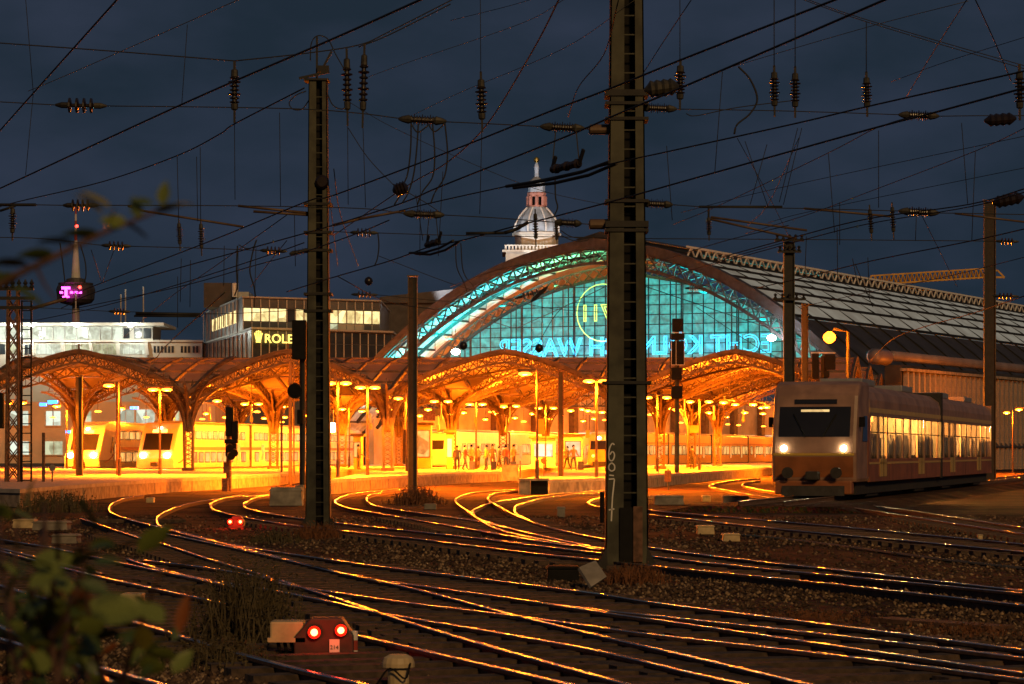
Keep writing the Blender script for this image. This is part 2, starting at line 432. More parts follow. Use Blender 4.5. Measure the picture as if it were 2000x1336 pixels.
# ================================================================== groin vaulted platform canopy
XN = [-36.2, -21.6, -8.3, 7.3, 22.5]
YN = [176, 197, 218, 239]
SK = .18
ZV, ZR = 5.7, 2.8
def gz(u):
    a = abs(2*u-1); return ZV + ZR*(1 - a**1.38) 
def cpt(i, j, u, v, dz=0):
    x = XN[i] + (XN[i+1]-XN[i])*u; y = YN[j] + (YN[j+1]-YN[j])*v
    return Vector((x + SK*(y-176), y, max(gz(u), gz(v)) + dz))
def panel_mat():
    m = bpy.data.materials.new('translucent roof sheet'); m.use_nodes = True; t = m.node_tree
    b = t.nodes['Principled BSDF']; b.inputs['Base Color'].default_value = (.42,.31,.19,1); b.inputs['Roughness'].default_value = .5
    tr = t.nodes.new('ShaderNodeBsdfTranslucent'); tr.inputs[0].default_value = (.55,.42,.24,1)
    n = t.nodes.new('ShaderNodeTexNoise'); n.inputs['Scale'].default_value = .8; n.inputs['Detail'].default_value = 5
    r = t.nodes.new('ShaderNodeValToRGB'); r.color_ramp.elements[0].color = (.14,.10,.06,1); r.color_ramp.elements[1].color = (.42,.33,.22,1)
    g = t.nodes.new('ShaderNodeNewGeometry'); t.links.new(g.outputs['Position'], n.inputs[0]); t.links.new(n.outputs[0], r.inputs[0]); t.links.new(r.outputs[0], b.inputs['Base Color'])
    mx = t.nodes.new('ShaderNodeMixShader'); mx.inputs[0].default_value = .35
    t.links.new(b.outputs[0], mx.inputs[1]); t.links.new(tr.outputs[0], mx.inputs[2]); t.links.new(mx.outputs[0], t.nodes['Material Output'].inputs[0])
    return m
M['panel'] = panel_mat()
canopy = thing('platform_canopy', 'wide groin vaulted platform canopy with lattice arches over the orange lit platforms', 'canopy', (0,176,PZ))
N8 = 8; rest = MB()
for i in range(len(XN)-1):
    for j in range(len(YN)-1):
        for a in range(N8):
            for b in range(N8):
                mb = MB() if j == 0 and i < 4 else rest
                e = .012
                c = [cpt(i,j,(a+p)/N8+(e if p==0 else -e),(b+q)/N8+(e if q==0 else -e)) for p,q in ((0,0),(1,0),(1,1),(0,1))]
                mb.hexa([k-Vector((0,0,.05)) for k in c] + c)
                if mb is not rest: obj('roof_panel', mb, M['panel'], canopy, fix=False)
o = obj('roof_panels', rest, M['panel'], canopy, fix=False); o['kind'] = 'stuff'
# purlins: lines of the panel grid, one mesh per bay direction
for i in range(len(XN)-1):
    for j in range(len(YN)-1):
        mb = MB()
        for a in range(N8+1):
            for b in range(N8):
                mb.bar(cpt(i,j,a/N8,b/N8,.02), cpt(i,j,a/N8,(b+1)/N8,.02), .12, .22)
                mb.bar(cpt(i,j,b/N8,a/N8,.02), cpt(i,j,(b+1)/N8,a/N8,.02), .10, .16)
        obj('purlin_grid', mb, M['canopy'], canopy, fix=False)
def truss(fn, n, depth, w, mb=None):
    """lattice arch: two chords with crossed bracing; fn(t, dz) -> point"""
    mb = mb or MB()
    for k in range(n):
        t0, t1 = k/n, (k+1)/n
        mb.bar(fn(t0,.12), fn(t1,.12), w*1.6, w*1.3); mb.bar(fn(t0,-depth), fn(t1,-depth), w*1.5, w)
        mb.bar(fn(t0,.1), fn(t1,-depth), w*.55); mb.bar(fn(t1,.1), fn(t0,-depth), w*.55)
        mb.bar(fn(t0,.1), fn(t0,-depth), w*.5)
    return mb
for i in range(len(XN)-1):
    for j in range(len(YN)):
        jj, v = (j, 0.0) if j < len(YN)-1 else (j-1, 1.0)
        yo = -.25 if j == 0 else 0
        def fn(t, dz, i=i, jj=jj, v=v, yo=yo):
            p = cpt(i, jj, t, v, 0); p.z = gz(t)+dz; p.y += yo; return p
        o = obj('arch_truss', truss(fn, 26, .62, .13), M['canopy'], canopy, fix=False)
        if j == 0:
            mb = MB()
            for k in range(26):
                mb.bar(fn(k/26,.24), fn((k+1)/26,.24), .34, .10)
            mb.bar(fn(.5,.25), fn(.5,.62), .12)
            obj('fascia', mb, M['canopy'], o, fix=False)
for i in range(len(XN)):
    for j in range(len(YN)-1):
        ii, u = (i, 0.0) if i < len(XN)-1 else (i-1, 1.0)
        def fn(t, dz, ii=ii, u=u, j=j):
            p = cpt(ii, j, u, t, 0); p.z = gz(t)+dz; return p
        obj('arch_truss', truss(fn, 26, .62, .13), M['canopy'], canopy, fix=False)
for i in range(len(XN)-1):
    for j in range(len(YN)-1):
        for s in (0,1):
            def fn(t, dz, i=i, j=j, s=s):
                return cpt(i, j, t if s == 0 else 1-t, t, dz-.06)
            obj('groin_rib', truss(fn, 24, .5, .11), M['canopy'], canopy, fix=False)
# tree columns
def tree_column(label):
    r = thing('tree_column', label, 'column', (0,0,0), 'branching canopy columns')
    obj('plinth', MB().box(-.42,.42,-.42,.42,0,.22), M['canopy'], r, bevel=.03)
    sh = MB()
    for sx in (-1,1):
        for sy in (-1,1): sh.bar((sx*.26,sy*.26,.2),(sx*.30,sy*.30,3.0),.13,.13,(0,1,0))
    for k in range(9):
        z = .35+k*.3
        sh.bar((-.27,-.27,z),(.27,-.27,z+.3),.045); sh.bar((.27,-.27,z),(-.27,-.27,z+.3),.045)
        sh.bar((.27,-.27,z),(.27,.27,z+.3),.045); sh.bar((-.27,-.27,z),(-.27,.27,z+.3),.045)
    obj('shaft', sh, M['canopy'], r, fix=False)
    obj('collar', MB().lathe((0,0,2.6),(0,0,3.5),[(0,.16),(.15,.32),(.5,.30),(1,.05)],8), M['canopy'], r)
    for k in range(8):
        an = math.pi/4*k; R = 3.1 if k % 2 else 2.5; top = 6.35 if k % 2 else 5.75
        d = Vector((math.cos(an), math.sin(an), 0))
        mb = MB(); pr = None
        for q in range(9):
            t = q/8
            lo = d*(.3+R*t**1.7) + Vector((0,0,2.9+(top-2.9)*(1-(1-t)**1.6)))
            hi = d*(.12+(R-.5)*t**2.2) + Vector((0,0,3.0+(top-2.6)*t**.75)); 
            if pr:
                mb.bar(pr[0], lo, .14, .14); mb.bar(pr[0], hi, .05); mb.bar(pr[1], lo, .05)
                if q < 7: mb.bar(pr[1], hi, .08)
            pr = (lo, hi)
        obj('branch', mb, M['canopy'], r, fix=False)
    return r
tc_names = ['at left edge in front', 'left of the dark shunting signal', 'right of the slim mast', 'behind the near mast', 'behind the front of the right hand train', 'far right']
tc0 = None; cols = []
for j in range(len(YN)):
    for i in range(len(XN)):
        x = XN[i] + SK*(YN[j]-176); y = YN[j]
        if not (-120 < 1000+x/y*F < 1620): continue
        lab = 'branching lattice steel column, %s row of the canopy, %s' % (['front','second','third','rear'][j], ['at the left edge', 'left of the middle mast', 'left of centre', 'right of centre', 'towards the right hand train', 'far right'][i])
        if tc0 is None: tc0 = tree_column(lab); c = tc0
        else: c = copy_tree(tc0); c['label'] = lab
        c.location = (x, y, PZ)
# ================================================================== lamps
def lamp_mesh():
    return MB().lathe((0,0,.06),(0,0,-.10),[(0,.10),(.3,.27),(.7,.30),(1,.16)],10)
lm = lamp_mesh().mesh('lamp_lens'); lm.materials.append(M['sod']); fixn(lm)
hm = MB().box(-.30,.30,-.17,.17,.07,.20).mesh('lamp_head'); hm.materials.append(M['canopy']); fixn(hm)
LAMPZ = 5.4
LSPEC = {}
def lamp_light(parent, loc, power, col=SOD, r=.16, down=False):
    k = (round(power), col, down)
    if k not in LSPEC:
        l = bpy.data.lights.new('lamp_light', 'SPOT' if down else 'POINT'); l.energy = power; l.color = col; l.shadow_soft_size = r; LSPEC[k] = l
        if down: l.spot_size = math.radians(165); l.spot_blend = .35
    o = bpy.data.objects.new('lamp_light', LSPEC[k]); COL.objects.link(o); o.parent = parent; o.location = loc
    return o
def lamp_pendant(heads, label, power):
    ps = [Z(x, y, LAMPZ) for x, y in heads]; c = sum(ps, Vector())/len(ps)
    r = thing('hanging_lamp', label.replace(' lamp', ' hanging lamp', 1), 'lamp', tuple(c), 'sodium lamps hung under the vaults')
    if len(ps) > 1: obj('bar', MB().bar(ps[0]+Vector((0,0,.25)), ps[1]+Vector((0,0,.25)), .06), M['canopy'], r)
    obj('rod', MB().bar(c+Vector((0,0,.2)), c+Vector((0,0,1.9)), .05), M['canopy'], r)
    for p in ps:
        hd = link('lamp_head', hm, r, p-c); link('lamp_lens', lm, hd, (0,0,.02))
        lamp_light(r, p-c+Vector((0,0,-.26)), power, down=True); lamp_light(r, p-c+Vector((0,0,-.28)), power*.42)
    return r
def lamp_post(heads, label, power, base=PZ):
    ps = [Z(x, y, LAMPZ) for x, y in heads]
    y = sum(p.y for p in ps)/len(ps); x = sum(p.x for p in ps)/len(ps)
    if len(ps) == 1: x += .55
    r = thing('platform_lamp', label, 'street lamp', (x, y, base), 'sodium lamps on the platforms')
    h = LAMPZ - base
    obj('post', MB().tube([(x,y,base),(x,y,base+.9),(x,y,base+.92),(x,y,LAMPZ+.2)], [.09,.09,.06,.05], 8), M['canopy'], r)
    for p in ps:
        obj('arm', MB().bar((x,y,LAMPZ+.18),(p.x,y,LAMPZ+.18),.06,.06), M['canopy'], r)
        hd = link('lamp_head', hm, r, (p.x-x, 0, h+.0)); link('lamp_lens', lm, hd, (0,0,.02))
        lamp_light(r, (p.x-x, 0, h-.26), power, down=True); lamp_light(r, (p.x-x, 0, h-.28), power*(.16 if y < 172 else .42))
    return r
PAIRS = [[(299,761),(326,761)],[(646,749),(674,748)],[(704,757),(732,757)],[(1150,745),(1180,744)],[(478,789),(505,789)],
 [(848,784),(875,784)],[(918,790),(942,789)],[(984,794),(1008,793)],[(1264,777),(1304,776)],[(1115,802),(1148,802)],[(1357,782),(1375,787)],
 [(116,794),(145,793)],[(18,788),(44,787)],[(1413,786),(1436,790)],[(1471,790),(1497,795)],[(17,828),(39,827)]]
SING = [(213,753),(1025,730),(237,798),(324,804),(370,807),(424,783),(403,808),(476,812),(516,817),(555,794),(669,799),(707,803),(741,803),(778,778),
 (880,810),(948,819),(1006,816),(1081,797),(1074,818),(1139,822),(1176,805),(1279,807),(1344,810),(1411,812),(65,824),(226,830),(293,831),(694,822),(556,815),(736,825),(1530,794),(330,812),(440,815),(600,812),(632,806),(640,818),(760,800),(820,812),(836,800),(905,806),(925,822),(968,808),(1040,808),(1052,797),(1095,812),(1160,818),(1295,816),(1320,800),(1385,806),(1455,806),(1490,808)]
allh = [(sum(a[0] for a in p)/len(p), p) for p in PAIRS] + [(s[0], [s]) for s in SING]
cnt = {}
allh.sort(key=lambda t: t[0])
for k, (mx_, hd) in enumerate(allh):
    ref = ['above the left hand trains', 'over the second double deck train', 'left of the middle mast', 'between middle mast and slim mast', 'between slim mast and centre', 'left of the near mast', 'right of the near mast', 'beside the right hand train'][min(7, int(max(0,mx_)//200))]
    row = 'high' if hd[0][1] < 765 else 'mid height' if hd[0][1] < 798 else 'small far'
    cnt[(row,len(hd),ref)] = cnt.get((row,len(hd),ref), 0)+1
    lab = '%s %s sodium lamp %s, %s there' % (row, 'twin' if len(hd) == 2 else 'single', ref, ['leftmost such lamp','second such lamp','third such lamp','fourth such lamp','fifth such lamp','sixth such lamp','seventh such lamp','eighth such lamp','ninth such lamp','tenth such lamp','eleventh such lamp','twelfth such lamp'][cnt[(row,len(hd),ref)]-1])
    D = (LAMPZ-H)*F/(YH-hd[0][1])
    (lamp_post if D < 178 or k % 7 == 3 else lamp_pendant)(hd, lab, 11000 if D < 175 else 8000 if D < 235 else 7000)

rp = random.Random(21); nsm = 0
SPOTN = ['over the leftmost train','over the second train','left of the middle mast','right of the middle mast','around the slim mast','above the crowd','left of the near mast','right of the near mast','near the regional train']
cnt2 = {}
for q in range(34):
    px, py = 60+q*43.5+rp.uniform(-14,14), rp.choice((806,812,818,826,833))+rp.uniform(-3,3)
    p = Z(px, py, LAMPZ); z_ = SPOTN[min(8,int(px//170))]; cnt2[z_] = cnt2.get(z_,0)+1
    r = thing('hanging_lamp', 'tiny far sodium lamp %s, %s from left there' % (z_, ['first','second','third','fourth','fifth','sixth'][cnt2[z_]-1]), 'lamp', tuple(p), 'tiny far sodium lamps')
    link('lamp_lens', lm, r); obj('rod', MB().bar(p+Vector((0,0,.05)), p+Vector((0,0,1.6)), .05), M['canopy'], r)
# ================================================================== main hall with the big arch
HC = Vector((8.02, 250, 0)); HA = Vector((.454,.891,0)); HX = Vector((.891,-.454,0))
def hz(s): return 21.5 - .0186*s*s + .25*math.exp(-(s/2.5)**2)
def hp(s, t, z): return HC + HX*s + HA*t + Vector((0,0,z))
M['hallsteel'] = mat('grey hall steel', (.055,.06,.075), .6, .2, .4, 2)
M['hallroof'] = mat('dark roof sheeting', (.055,.05,.05), .6, .2, .4, .6)
def lit_glass(name, col, s, scale, lo=.35, base=(.3,.3,.28)):
    m = bpy.data.materials.new(name); m.use_nodes = True; t = m.node_tree; b = t.nodes['Principled BSDF']
    b.inputs['Base Color'].default_value = (*base,1); b.inputs['Roughness'].default_value = .35
    g = t.nodes.new('ShaderNodeNewGeometry'); n = t.nodes.new('ShaderNodeTexNoise'); n.inputs['Scale'].default_value = scale; n.inputs['Detail'].default_value = 7; n.inputs['Distortion'].default_value = .6
    r = t.nodes.new('ShaderNodeValToRGB'); r.color_ramp.elements[0].position = .36; r.color_ramp.elements[1].position = .66
    r.color_ramp.elements[0].color = (*[c*lo for c in col],1); r.color_ramp.elements[1].color = (*col,1)
    t.links.new(g.outputs['Position'], n.inputs[0]); t.links.new(n.outputs[0], r.inputs[0]); t.links.new(r.outputs[0], b.inputs['Emission Color'])
    b.inputs['Emission Strength'].default_value = s
    return m
M['skylight'] = lit_glass('lit skylight glass', (.60,.62,.52), .17, .35, .55)
M['skydim'] = lit_glass('dim skylight glass', (.42,.44,.42), .08, .5, .3)
M['gable'] = lit_glass('backlit obscured gable glass', (.022,.31,.30), 1.4, 1.6, .3, (.05,.08,.08))
M['tealglass'] = emis('teal strip lamp', (.05,.85,.85), 2.5)
M['neonc'] = emis('cyan neon tube', (.06,.62,.95), 1.0)
M['neong'] = emis('green yellow neon tube', (.50,.85,.20), .9)
M['hallwhite'] = emis('white hall lamp', (1,.98,.92), 30)
hall = thing('station_hall', 'huge arched train hall with teal lit glass gable behind the platforms', 'station hall', tuple(HC))
BL = 6.0; NB = 34
# roof panels, band by band across the flank and bay by bay along the hall
bands = [(-32,-24,'hallroof'),(-24,-16,'hallroof'),(-16,-8,'hallroof'),(-8,-2.6,'hallroof'),(2.6,4.6,'skydim'),(4.6,6.6,'skydim'),(6.6,9.0,'hallroof'),
         (9.6,11.6,'skylight'),(11.6,13.6,'skylight'),(13.6,15.6,'skylight'),(15.6,17.6,'skylight'),(17.6,19.6,'skylight'),(19.8,24,'hallroof'),(24,29,'hallroof'),(29,32,'hallroof')]
for bi, (s0, s1, mn) in enumerate(bands):
    mb = MB(); d = .02 if mn != 'hallroof' else .0
    lift = .14 if mn == 'skylight' else 0
    k = 3 if s1-s0 > 4 else 1
    for q in range(k):
        a, b = s0+(s1-s0)*q/k, s0+(s1-s0)*(q+1)/k
        c = [(a,.03),(b,.03),(b,BL-.03),(a,BL-.03)]
        top = [hp(s,t,hz(s)+d+(lift if s == a else 0)) - HC for s,t in c]
        mb.hexa([p-Vector((0,0,.12)) for p in top] + top)
    me = mb.mesh('roof_panel'); me.materials.append(M[mn]); fixn(me)
    for n in range(NB):
        if s1 <= 0 and n > 3: continue
        link('roof_panel', me, hall, HA*(BL*n))
# purlins, lantern and lattice girder on the visible flank
L = BL*NB
mb = MB()
for s in (2.6,4.6,6.6,9.3,11.6,13.6,15.6,17.6,19.7): mb.bar(hp(s,.2,hz(s)+.16), hp(s,L,hz(s)+.16), .34, .26)
obj('purlin_lines', mb, M['steel_dark'], hall, fix=False)
for n in range(NB):
    t = n*BL+BL
    mb = MB()
    for q in range(14):
        a, b = -2.6+q*2.45, -2.6+(q+1)*2.45
        mb.bar(hp(a,t,hz(a)+.10), hp(b,t,hz(b)+.10), .09, .16)
    obj('roof_rib', mb, M['steel_dark'], hall, fix=False)
lan = MB()
for sgn in (-1,1):
    lan.hexa([hp(sgn*2.4,1,21.3),hp(sgn*2.2,1,21.3),hp(sgn*2.2,L,21.3),hp(sgn*2.4,L,21.3),hp(sgn*2.4,1,22.2),hp(sgn*2.2,1,22.2),hp(sgn*2.2,L,22.2),hp(sgn*2.4,L,22.2)])
lan.add([hp(-2.7,.8,22.2),hp(0,.8,22.9),hp(2.7,.8,22.2),hp(-2.7,L,22.2),hp(0,L,22.9),hp(2.7,L,22.2)],[(0,1,4,3),(1,2,5,4),(0,2,1),(3,4,5)])
obj('ridge_lantern', lan, M['hallroof'], hall)
gi = MB()
for n in range(int(L/2)):
    t = n*2+.5
    gi.bar(hp(9.1,t,hz(9.1)+.1), hp(9.1,t+1,hz(9.1)+1.15), .12); gi.bar(hp(9.1,t+1,hz(9.1)+1.15), hp(9.1,t+2,hz(9.1)+.1), .12)
gi.bar(hp(9.1,.5,hz(9.1)+1.15), hp(9.1,L,hz(9.1)+1.15), .18); gi.bar(hp(9.1,.5,hz(9.1)+.1), hp(9.1,L,hz(9.1)+.1), .14)
obj('lattice_girder', gi, M['white'], hall, fix=False)
for s, t0, t1 in ((4.7,14,34),(4.7,37,48),(6.0,22,40),(3.7,30,60)):
    obj('teal_strip', MB().bar(hp(s,t0,hz(s)+.22), hp(s,t1,hz(s)+.22), .16, .1), M['tealglass'], hall)
# front arch: outer rim, lattice web, inner rim
ar = MB(); web = MB(); n = 44
for q in range(n):
    a, b = -32+64*q/n, -32+64*(q+1)/n
    za, zb = hz(a), hz(b)
    ar.hexa([hp(a,-.9,za-.55),hp(b,-.9,zb-.55),hp(b,.3,zb-.55),hp(a,.3,za-.55),hp(a,-.9,za+.35),hp(b,-.9,zb+.35),hp(b,.3,zb+.35),hp(a,.3,za+.35)])
    A = lambda s, dz: hp(s,-.6,hz(s)+dz)
    # offset the inner rim along the normal of the curve
    def inn(s, k):
        g = -.0372*s; l = math.hypot(1,g); return hp(s + g/l*k*1.0, -.6, hz(s) - k/l)
    web.bar(inn(a,.6), inn(b,.6), .2,.2); web.bar(inn(a,1.95), inn(b,1.95), .26,.3)
    web.bar(inn(a,.6), inn(b,1.95), .13); web.bar(inn(b,.6), inn(a,1.95), .13); web.bar(inn(a,.6), inn(a,1.95), .15)
obj('arch_rim', ar, M['hallsteel'], hall, fix=False)
obj('arch_lattice', web, M['hallsteel'], hall, fix=False)
# soffit between the arch and the recessed gable, with its ribs
GT = 7.0; GD = 2.6
so = MB()
for q in range(40):
    a, b = -30+60*q/40, -30+60*(q+1)/40
    so.add([hp(a,.3,hz(a)-.75),hp(b,.3,hz(b)-.75),hp(b,GT+.6,hz(b)-.75),hp(a,GT+.6,hz(a)-.75)],[(0,1,2,3)])
M['soffit'] = mat('pale soffit boards', (.45,.5,.48), .6, 0, .45, 1.6)
obj('soffit', so, M['soffit'], hall, fix=False)
ri = MB()
for q in range(60):
    s = -29+58*q/60; s2 = s+58/60
    for t in (2.2,4.6): ri.bar(hp(s,t,hz(s)-.95), hp(s2,t,hz(s2)-.95), .2,.35)
    if q % 2 == 0:
        ri.bar(hp(s,.5,hz(s)-.9), hp(s,GT,hz(s)-.9), .12,.22)
        ri.bar(hp(s,.5,hz(s)-.95), hp(s2+.9,3.5,hz(s2+.9)-.95), .07); ri.bar(hp(s2+.9,3.5,hz(s2+.9)-.95), hp(s,GT,hz(s)-.95), .07)
obj('soffit_ribs', ri, M['steel_dark'], hall, fix=False)
# gable: arch girder on top, mullions, transoms and single panes
def gtop(s): return hz(s)-GD
gg = MB()
for q in range(48):
    a, b = -28+56*q/48, -28+56*(q+1)/48
    gg.bar(hp(a,GT-.1,gtop(a)), hp(b,GT-.1,gtop(b)), .25,.3); gg.bar(hp(a,GT-.1,gtop(a)+1.1), hp(b,GT-.1,gtop(b)+1.1), .16,.16)
    gg.bar(hp(a,GT-.1,gtop(a)), hp(b,GT-.1,gtop(b)+1.1), .09); gg.bar(hp(b,GT-.1,gtop(b)), hp(a,GT-.1,gtop(a)+1.1), .09)
obj('gable_girder', gg, M['steel_dark'], hall, fix=False)
PW, PH, Z0 = 1.15, 1.9, 9.5
mu = MB(); npane = 0
ns = 34
for c in range(-22, 23):
    s = c*PW
    if gtop(s) > Z0: mu.bar(hp(s,GT-.12,Z0), hp(s,GT-.12,gtop(s)), .07,.2)
    if c % 5 == 0 and gtop(s) > Z0:
        mu.bar(hp(s-.35,GT-.5,Z0), hp(s-.35,GT-.5,gtop(s)), .12,.2); mu.bar(hp(s+.35,GT-.5,Z0), hp(s+.35,GT-.5,gtop(s)), .12,.2)
r = 0
while Z0 + r*PH/2 < 19:
    z = Z0 + r*PH/2; w = math.sqrt(max(0,(21.5-GD-z)/.0186))
    mu.bar(hp(-w,GT-.1,z), hp(w,GT-.1,z), .09 if r % 2 == 0 else .04, .09); r += 1
obj('gable_bars', mu, M['steel_dark'], hall, fix=False)
for c in range(-22, 22):
    s0, s1 = c*PW+.04, (c+1)*PW-.04
    for r in range(5):
        z0, z1 = Z0+r*PH+.03, Z0+(r+1)*PH-.03
        t0, t1 = min(z1, gtop(s0)), min(z1, gtop(s1))
        if t0 - z0 < .1 and t1 - z0 < .1: continue
        t0, t1 = max(t0, z0+.05), max(t1, z0+.05)
        mb = MB().hexa([hp(s0,GT,z0),hp(s1,GT,z0),hp(s1,GT+.03,z0),hp(s0,GT+.03,z0),hp(s0,GT,t0),hp(s1,GT,t1),hp(s1,GT+.03,t1),hp(s0,GT+.03,t0)])
        obj('gable_pane', mb, M['gable'], hall, fix=False)
# lettering that is read from inside, seen from behind, and the round emblem with figures
R = Matrix(((-HX.x,0,-HA.x,0),(-HX.y,0,-HA.y,0),(0,1,0,0),(0,0,0,1)))
def hall_text(s, size, sc, z, neon=0):
    X = Matrix.Translation(hp(sc, GT-.45, z)) @ R
    cu_w = 0
    mb = text_mb(s, size, .08, Matrix.Identity(4), neon=neon)
    xs = [v.x for v in mb.v]; w = max(xs); off = Matrix.Translation((-w/2,0,0))
    for k in range(len(mb.v)): mb.v[k] = X @ (off @ mb.v[k])
    return mb
def area(parent, loc, sx, sy, power, col, rot):
    l = bpy.data.lights.new('strip_light','AREA'); l.shape = 'RECTANGLE'; l.size = sx; l.size_y = sy; l.energy = power; l.color = col
    o = bpy.data.objects.new('strip_light', l); COL.objects.link(o); o.parent = parent; o.location = Vector(loc)-world_loc(parent); o.rotation_euler = rot
    return o
sign = thing('neon_sign', 'cyan neon lettering seen from behind along the foot of the glass gable', 'neon sign', tuple(hp(0,GT-.5,Z0+1.9)))
obj('lettering', hall_text('ECHT KÖLNISCH WASSER', 2.5, .6, 11.35, .055), M['neonc'], sign)
for s_ in (-8,0,8): area(sign, hp(s_,GT-1.3,12.2), 7.5, 1.2, 150, (.02,.55,1.0), (math.pi/2, 0, math.atan2(HX.y,HX.x)))
em = thing('neon_emblem', 'round green yellow neon emblem high in the glass gable', 'neon sign', tuple(hp(-.4,GT-.5,13.2)))
mb = MB()
for rr in (2.8,):
    pts = [hp(-2.4+rr*math.sin(a/24*2*math.pi), GT-.45, 15.5+rr*math.cos(a/24*2*math.pi)) for a in range(25)]
    mb.tube(pts, .06, 5)
obj('ring', mb, M['neong'], em, smooth=True)
obj('figures', hall_text('4711', 2.3, -2.4, 14.7, .06), M['neong'], em)
# lamps hung in the hall: the strip lamps that light the soffit and panes
up = (math.pi, 0, math.atan2(HX.y, HX.x))
for k, s in enumerate((-23,-17,-11,-5,2,9,15,21)):
    st = thing('strip_lamp', 'teal strip lamp under the hall arch, %s from the left' % ['first','second','third','fourth','fifth','sixth','seventh','eighth'][k], 'lamp', tuple(hp(s,3.2,hz(s)-GD-.3)), 'teal strip lamps under the hall arch')
    obj('housing', MB().bar(hp(s-1,3.2,hz(s)-GD-.42), hp(s+1,3.2,hz(s)-GD-.42), .25,.1), M['steel_dark'], st)
    sl_ = math.atan(.0372*s)
    area(st, hp(s,3.2,hz(s)-GD-.3), 4.2, 1.2, 2900 if abs(s) > 6 else 1700, (.0,.62,.62) if abs(s) > 6 else (.12,.85,.35), (math.pi, sl_, math.atan2(HX.y,HX.x)))
for k, (px, py, D, pw) in enumerate(((1507,660,240,500),(890,687,252,200))):
    p = P(px,py,D); w = thing('hall_lamp', ['white globe lamp at right foot of the hall gable','small white lamp at left foot of the hall gable'][k], 'lamp', (p.x,p.y,p.z), 'white hall lamps')
    obj('globe', MB().lathe(p+Vector((0,0,.3)), p-Vector((0,0,.3)), [(0,.1),(.25,.36),(.5,.42),(.75,.36),(1,.1)],10), M['hallwhite'], w, smooth=True)
    obj('stem', MB().bar(p+Vector((0,0,.3)), p+Vector((0,0,2.2)), .06), M['steel_dark'], w)
    lamp_light(w, (0,-.8,0), pw, (1,.95,.85))
# side aisle along the flank: gutter, parapet with piers
ais = thing('side_aisle', 'low aisle of the train hall with pale gutter and row of piers at right', 'building', tuple(hp(33,0,0)))
def lbox(mb, s0,s1,t0,t1,z0,z1):
    return mb.hexa([hp(s0,t0,z0),hp(s1,t0,z0),hp(s1,t1,z0),hp(s0,t1,z0),hp(s0,t0,z1),hp(s1,t0,z1),hp(s1,t1,z1),hp(s0,t1,z1)])
M['lilac'] = mat('pale gutter sheet', (.16,.145,.165), .5, .2, .3, .5)
obj('wall', lbox(MB(),30,31.5,-4,L,0,9.6), M['hallroof'], ais)
obj('gutter', MB().tube([hp(30.6,-4,10.4),hp(30.6,L,10.4)], .45, 12), M['lilac'], ais, smooth=True)
obj('end_tank', MB().lathe(hp(30.6,-9,10.2),hp(30.6,-5.0,10.2),[(0,.4),(.1,.7),(.9,.7),(1,.4)],12), M['lilac'], ais, smooth=True)
pm = lbox(MB(),31.55,31.95,0,.45,0.2,9.0); me = pm.mesh('pier', tuple(HC)); me.materials.append(mat('grey pier stone', (.24,.23,.22), .8)); fixn(me)
for k in range(48): link('pier', me, ais, HA*(k*1.55-3.5) + HC - Vector(ais.location))
obj('coping', lbox(MB(),31.4,32.1,-4,L,9.05,9.3), M['conc'], ais)
# ================================================================== trains
M['dbred'] = mat('red train paint', (.34,.05,.03), .35, 0, .15, 3)
M['dbwhite'] = mat('white train paint', (.62,.6,.56), .35, 0, .12, 2)
M['dbgrey'] = mat('grey train paint', (.25,.25,.26), .4, 0, .2, 2)
M['yellowtr'] = mat('yellow train paint', (.58,.38,.08), .35, 0, .15, 2)
M['pinktr'] = mat('dusty rose train paint', (.33,.19,.13), .45, 0, .35, 1.3)
M['browntr'] = mat('brown lower train panels', (.30,.10,.03), .45, 0, .35, 1.5)
M['shield'] = mat('dark windscreen', (.02,.02,.022), .12, 0, .2, 1)
M['trwin'] = litwin('lit train window', (1.0,.50,.13), .9, .8, .3)
M['trwin2'] = litwin('bright warm train window', (1.0,.66,.26), 1.25, .7, .22)
M['headl'] = emis('head lamp', (1.0,.86,.52), 60)
M['taill'] = emis('red lamp', (1.0,.03,.01), 14)
M['dest'] = emis('amber display', (1.0,.55,.08), 4)
M['under'] = mat('dark underframe', (.03,.026,.022), .8, 0, .4, 5)
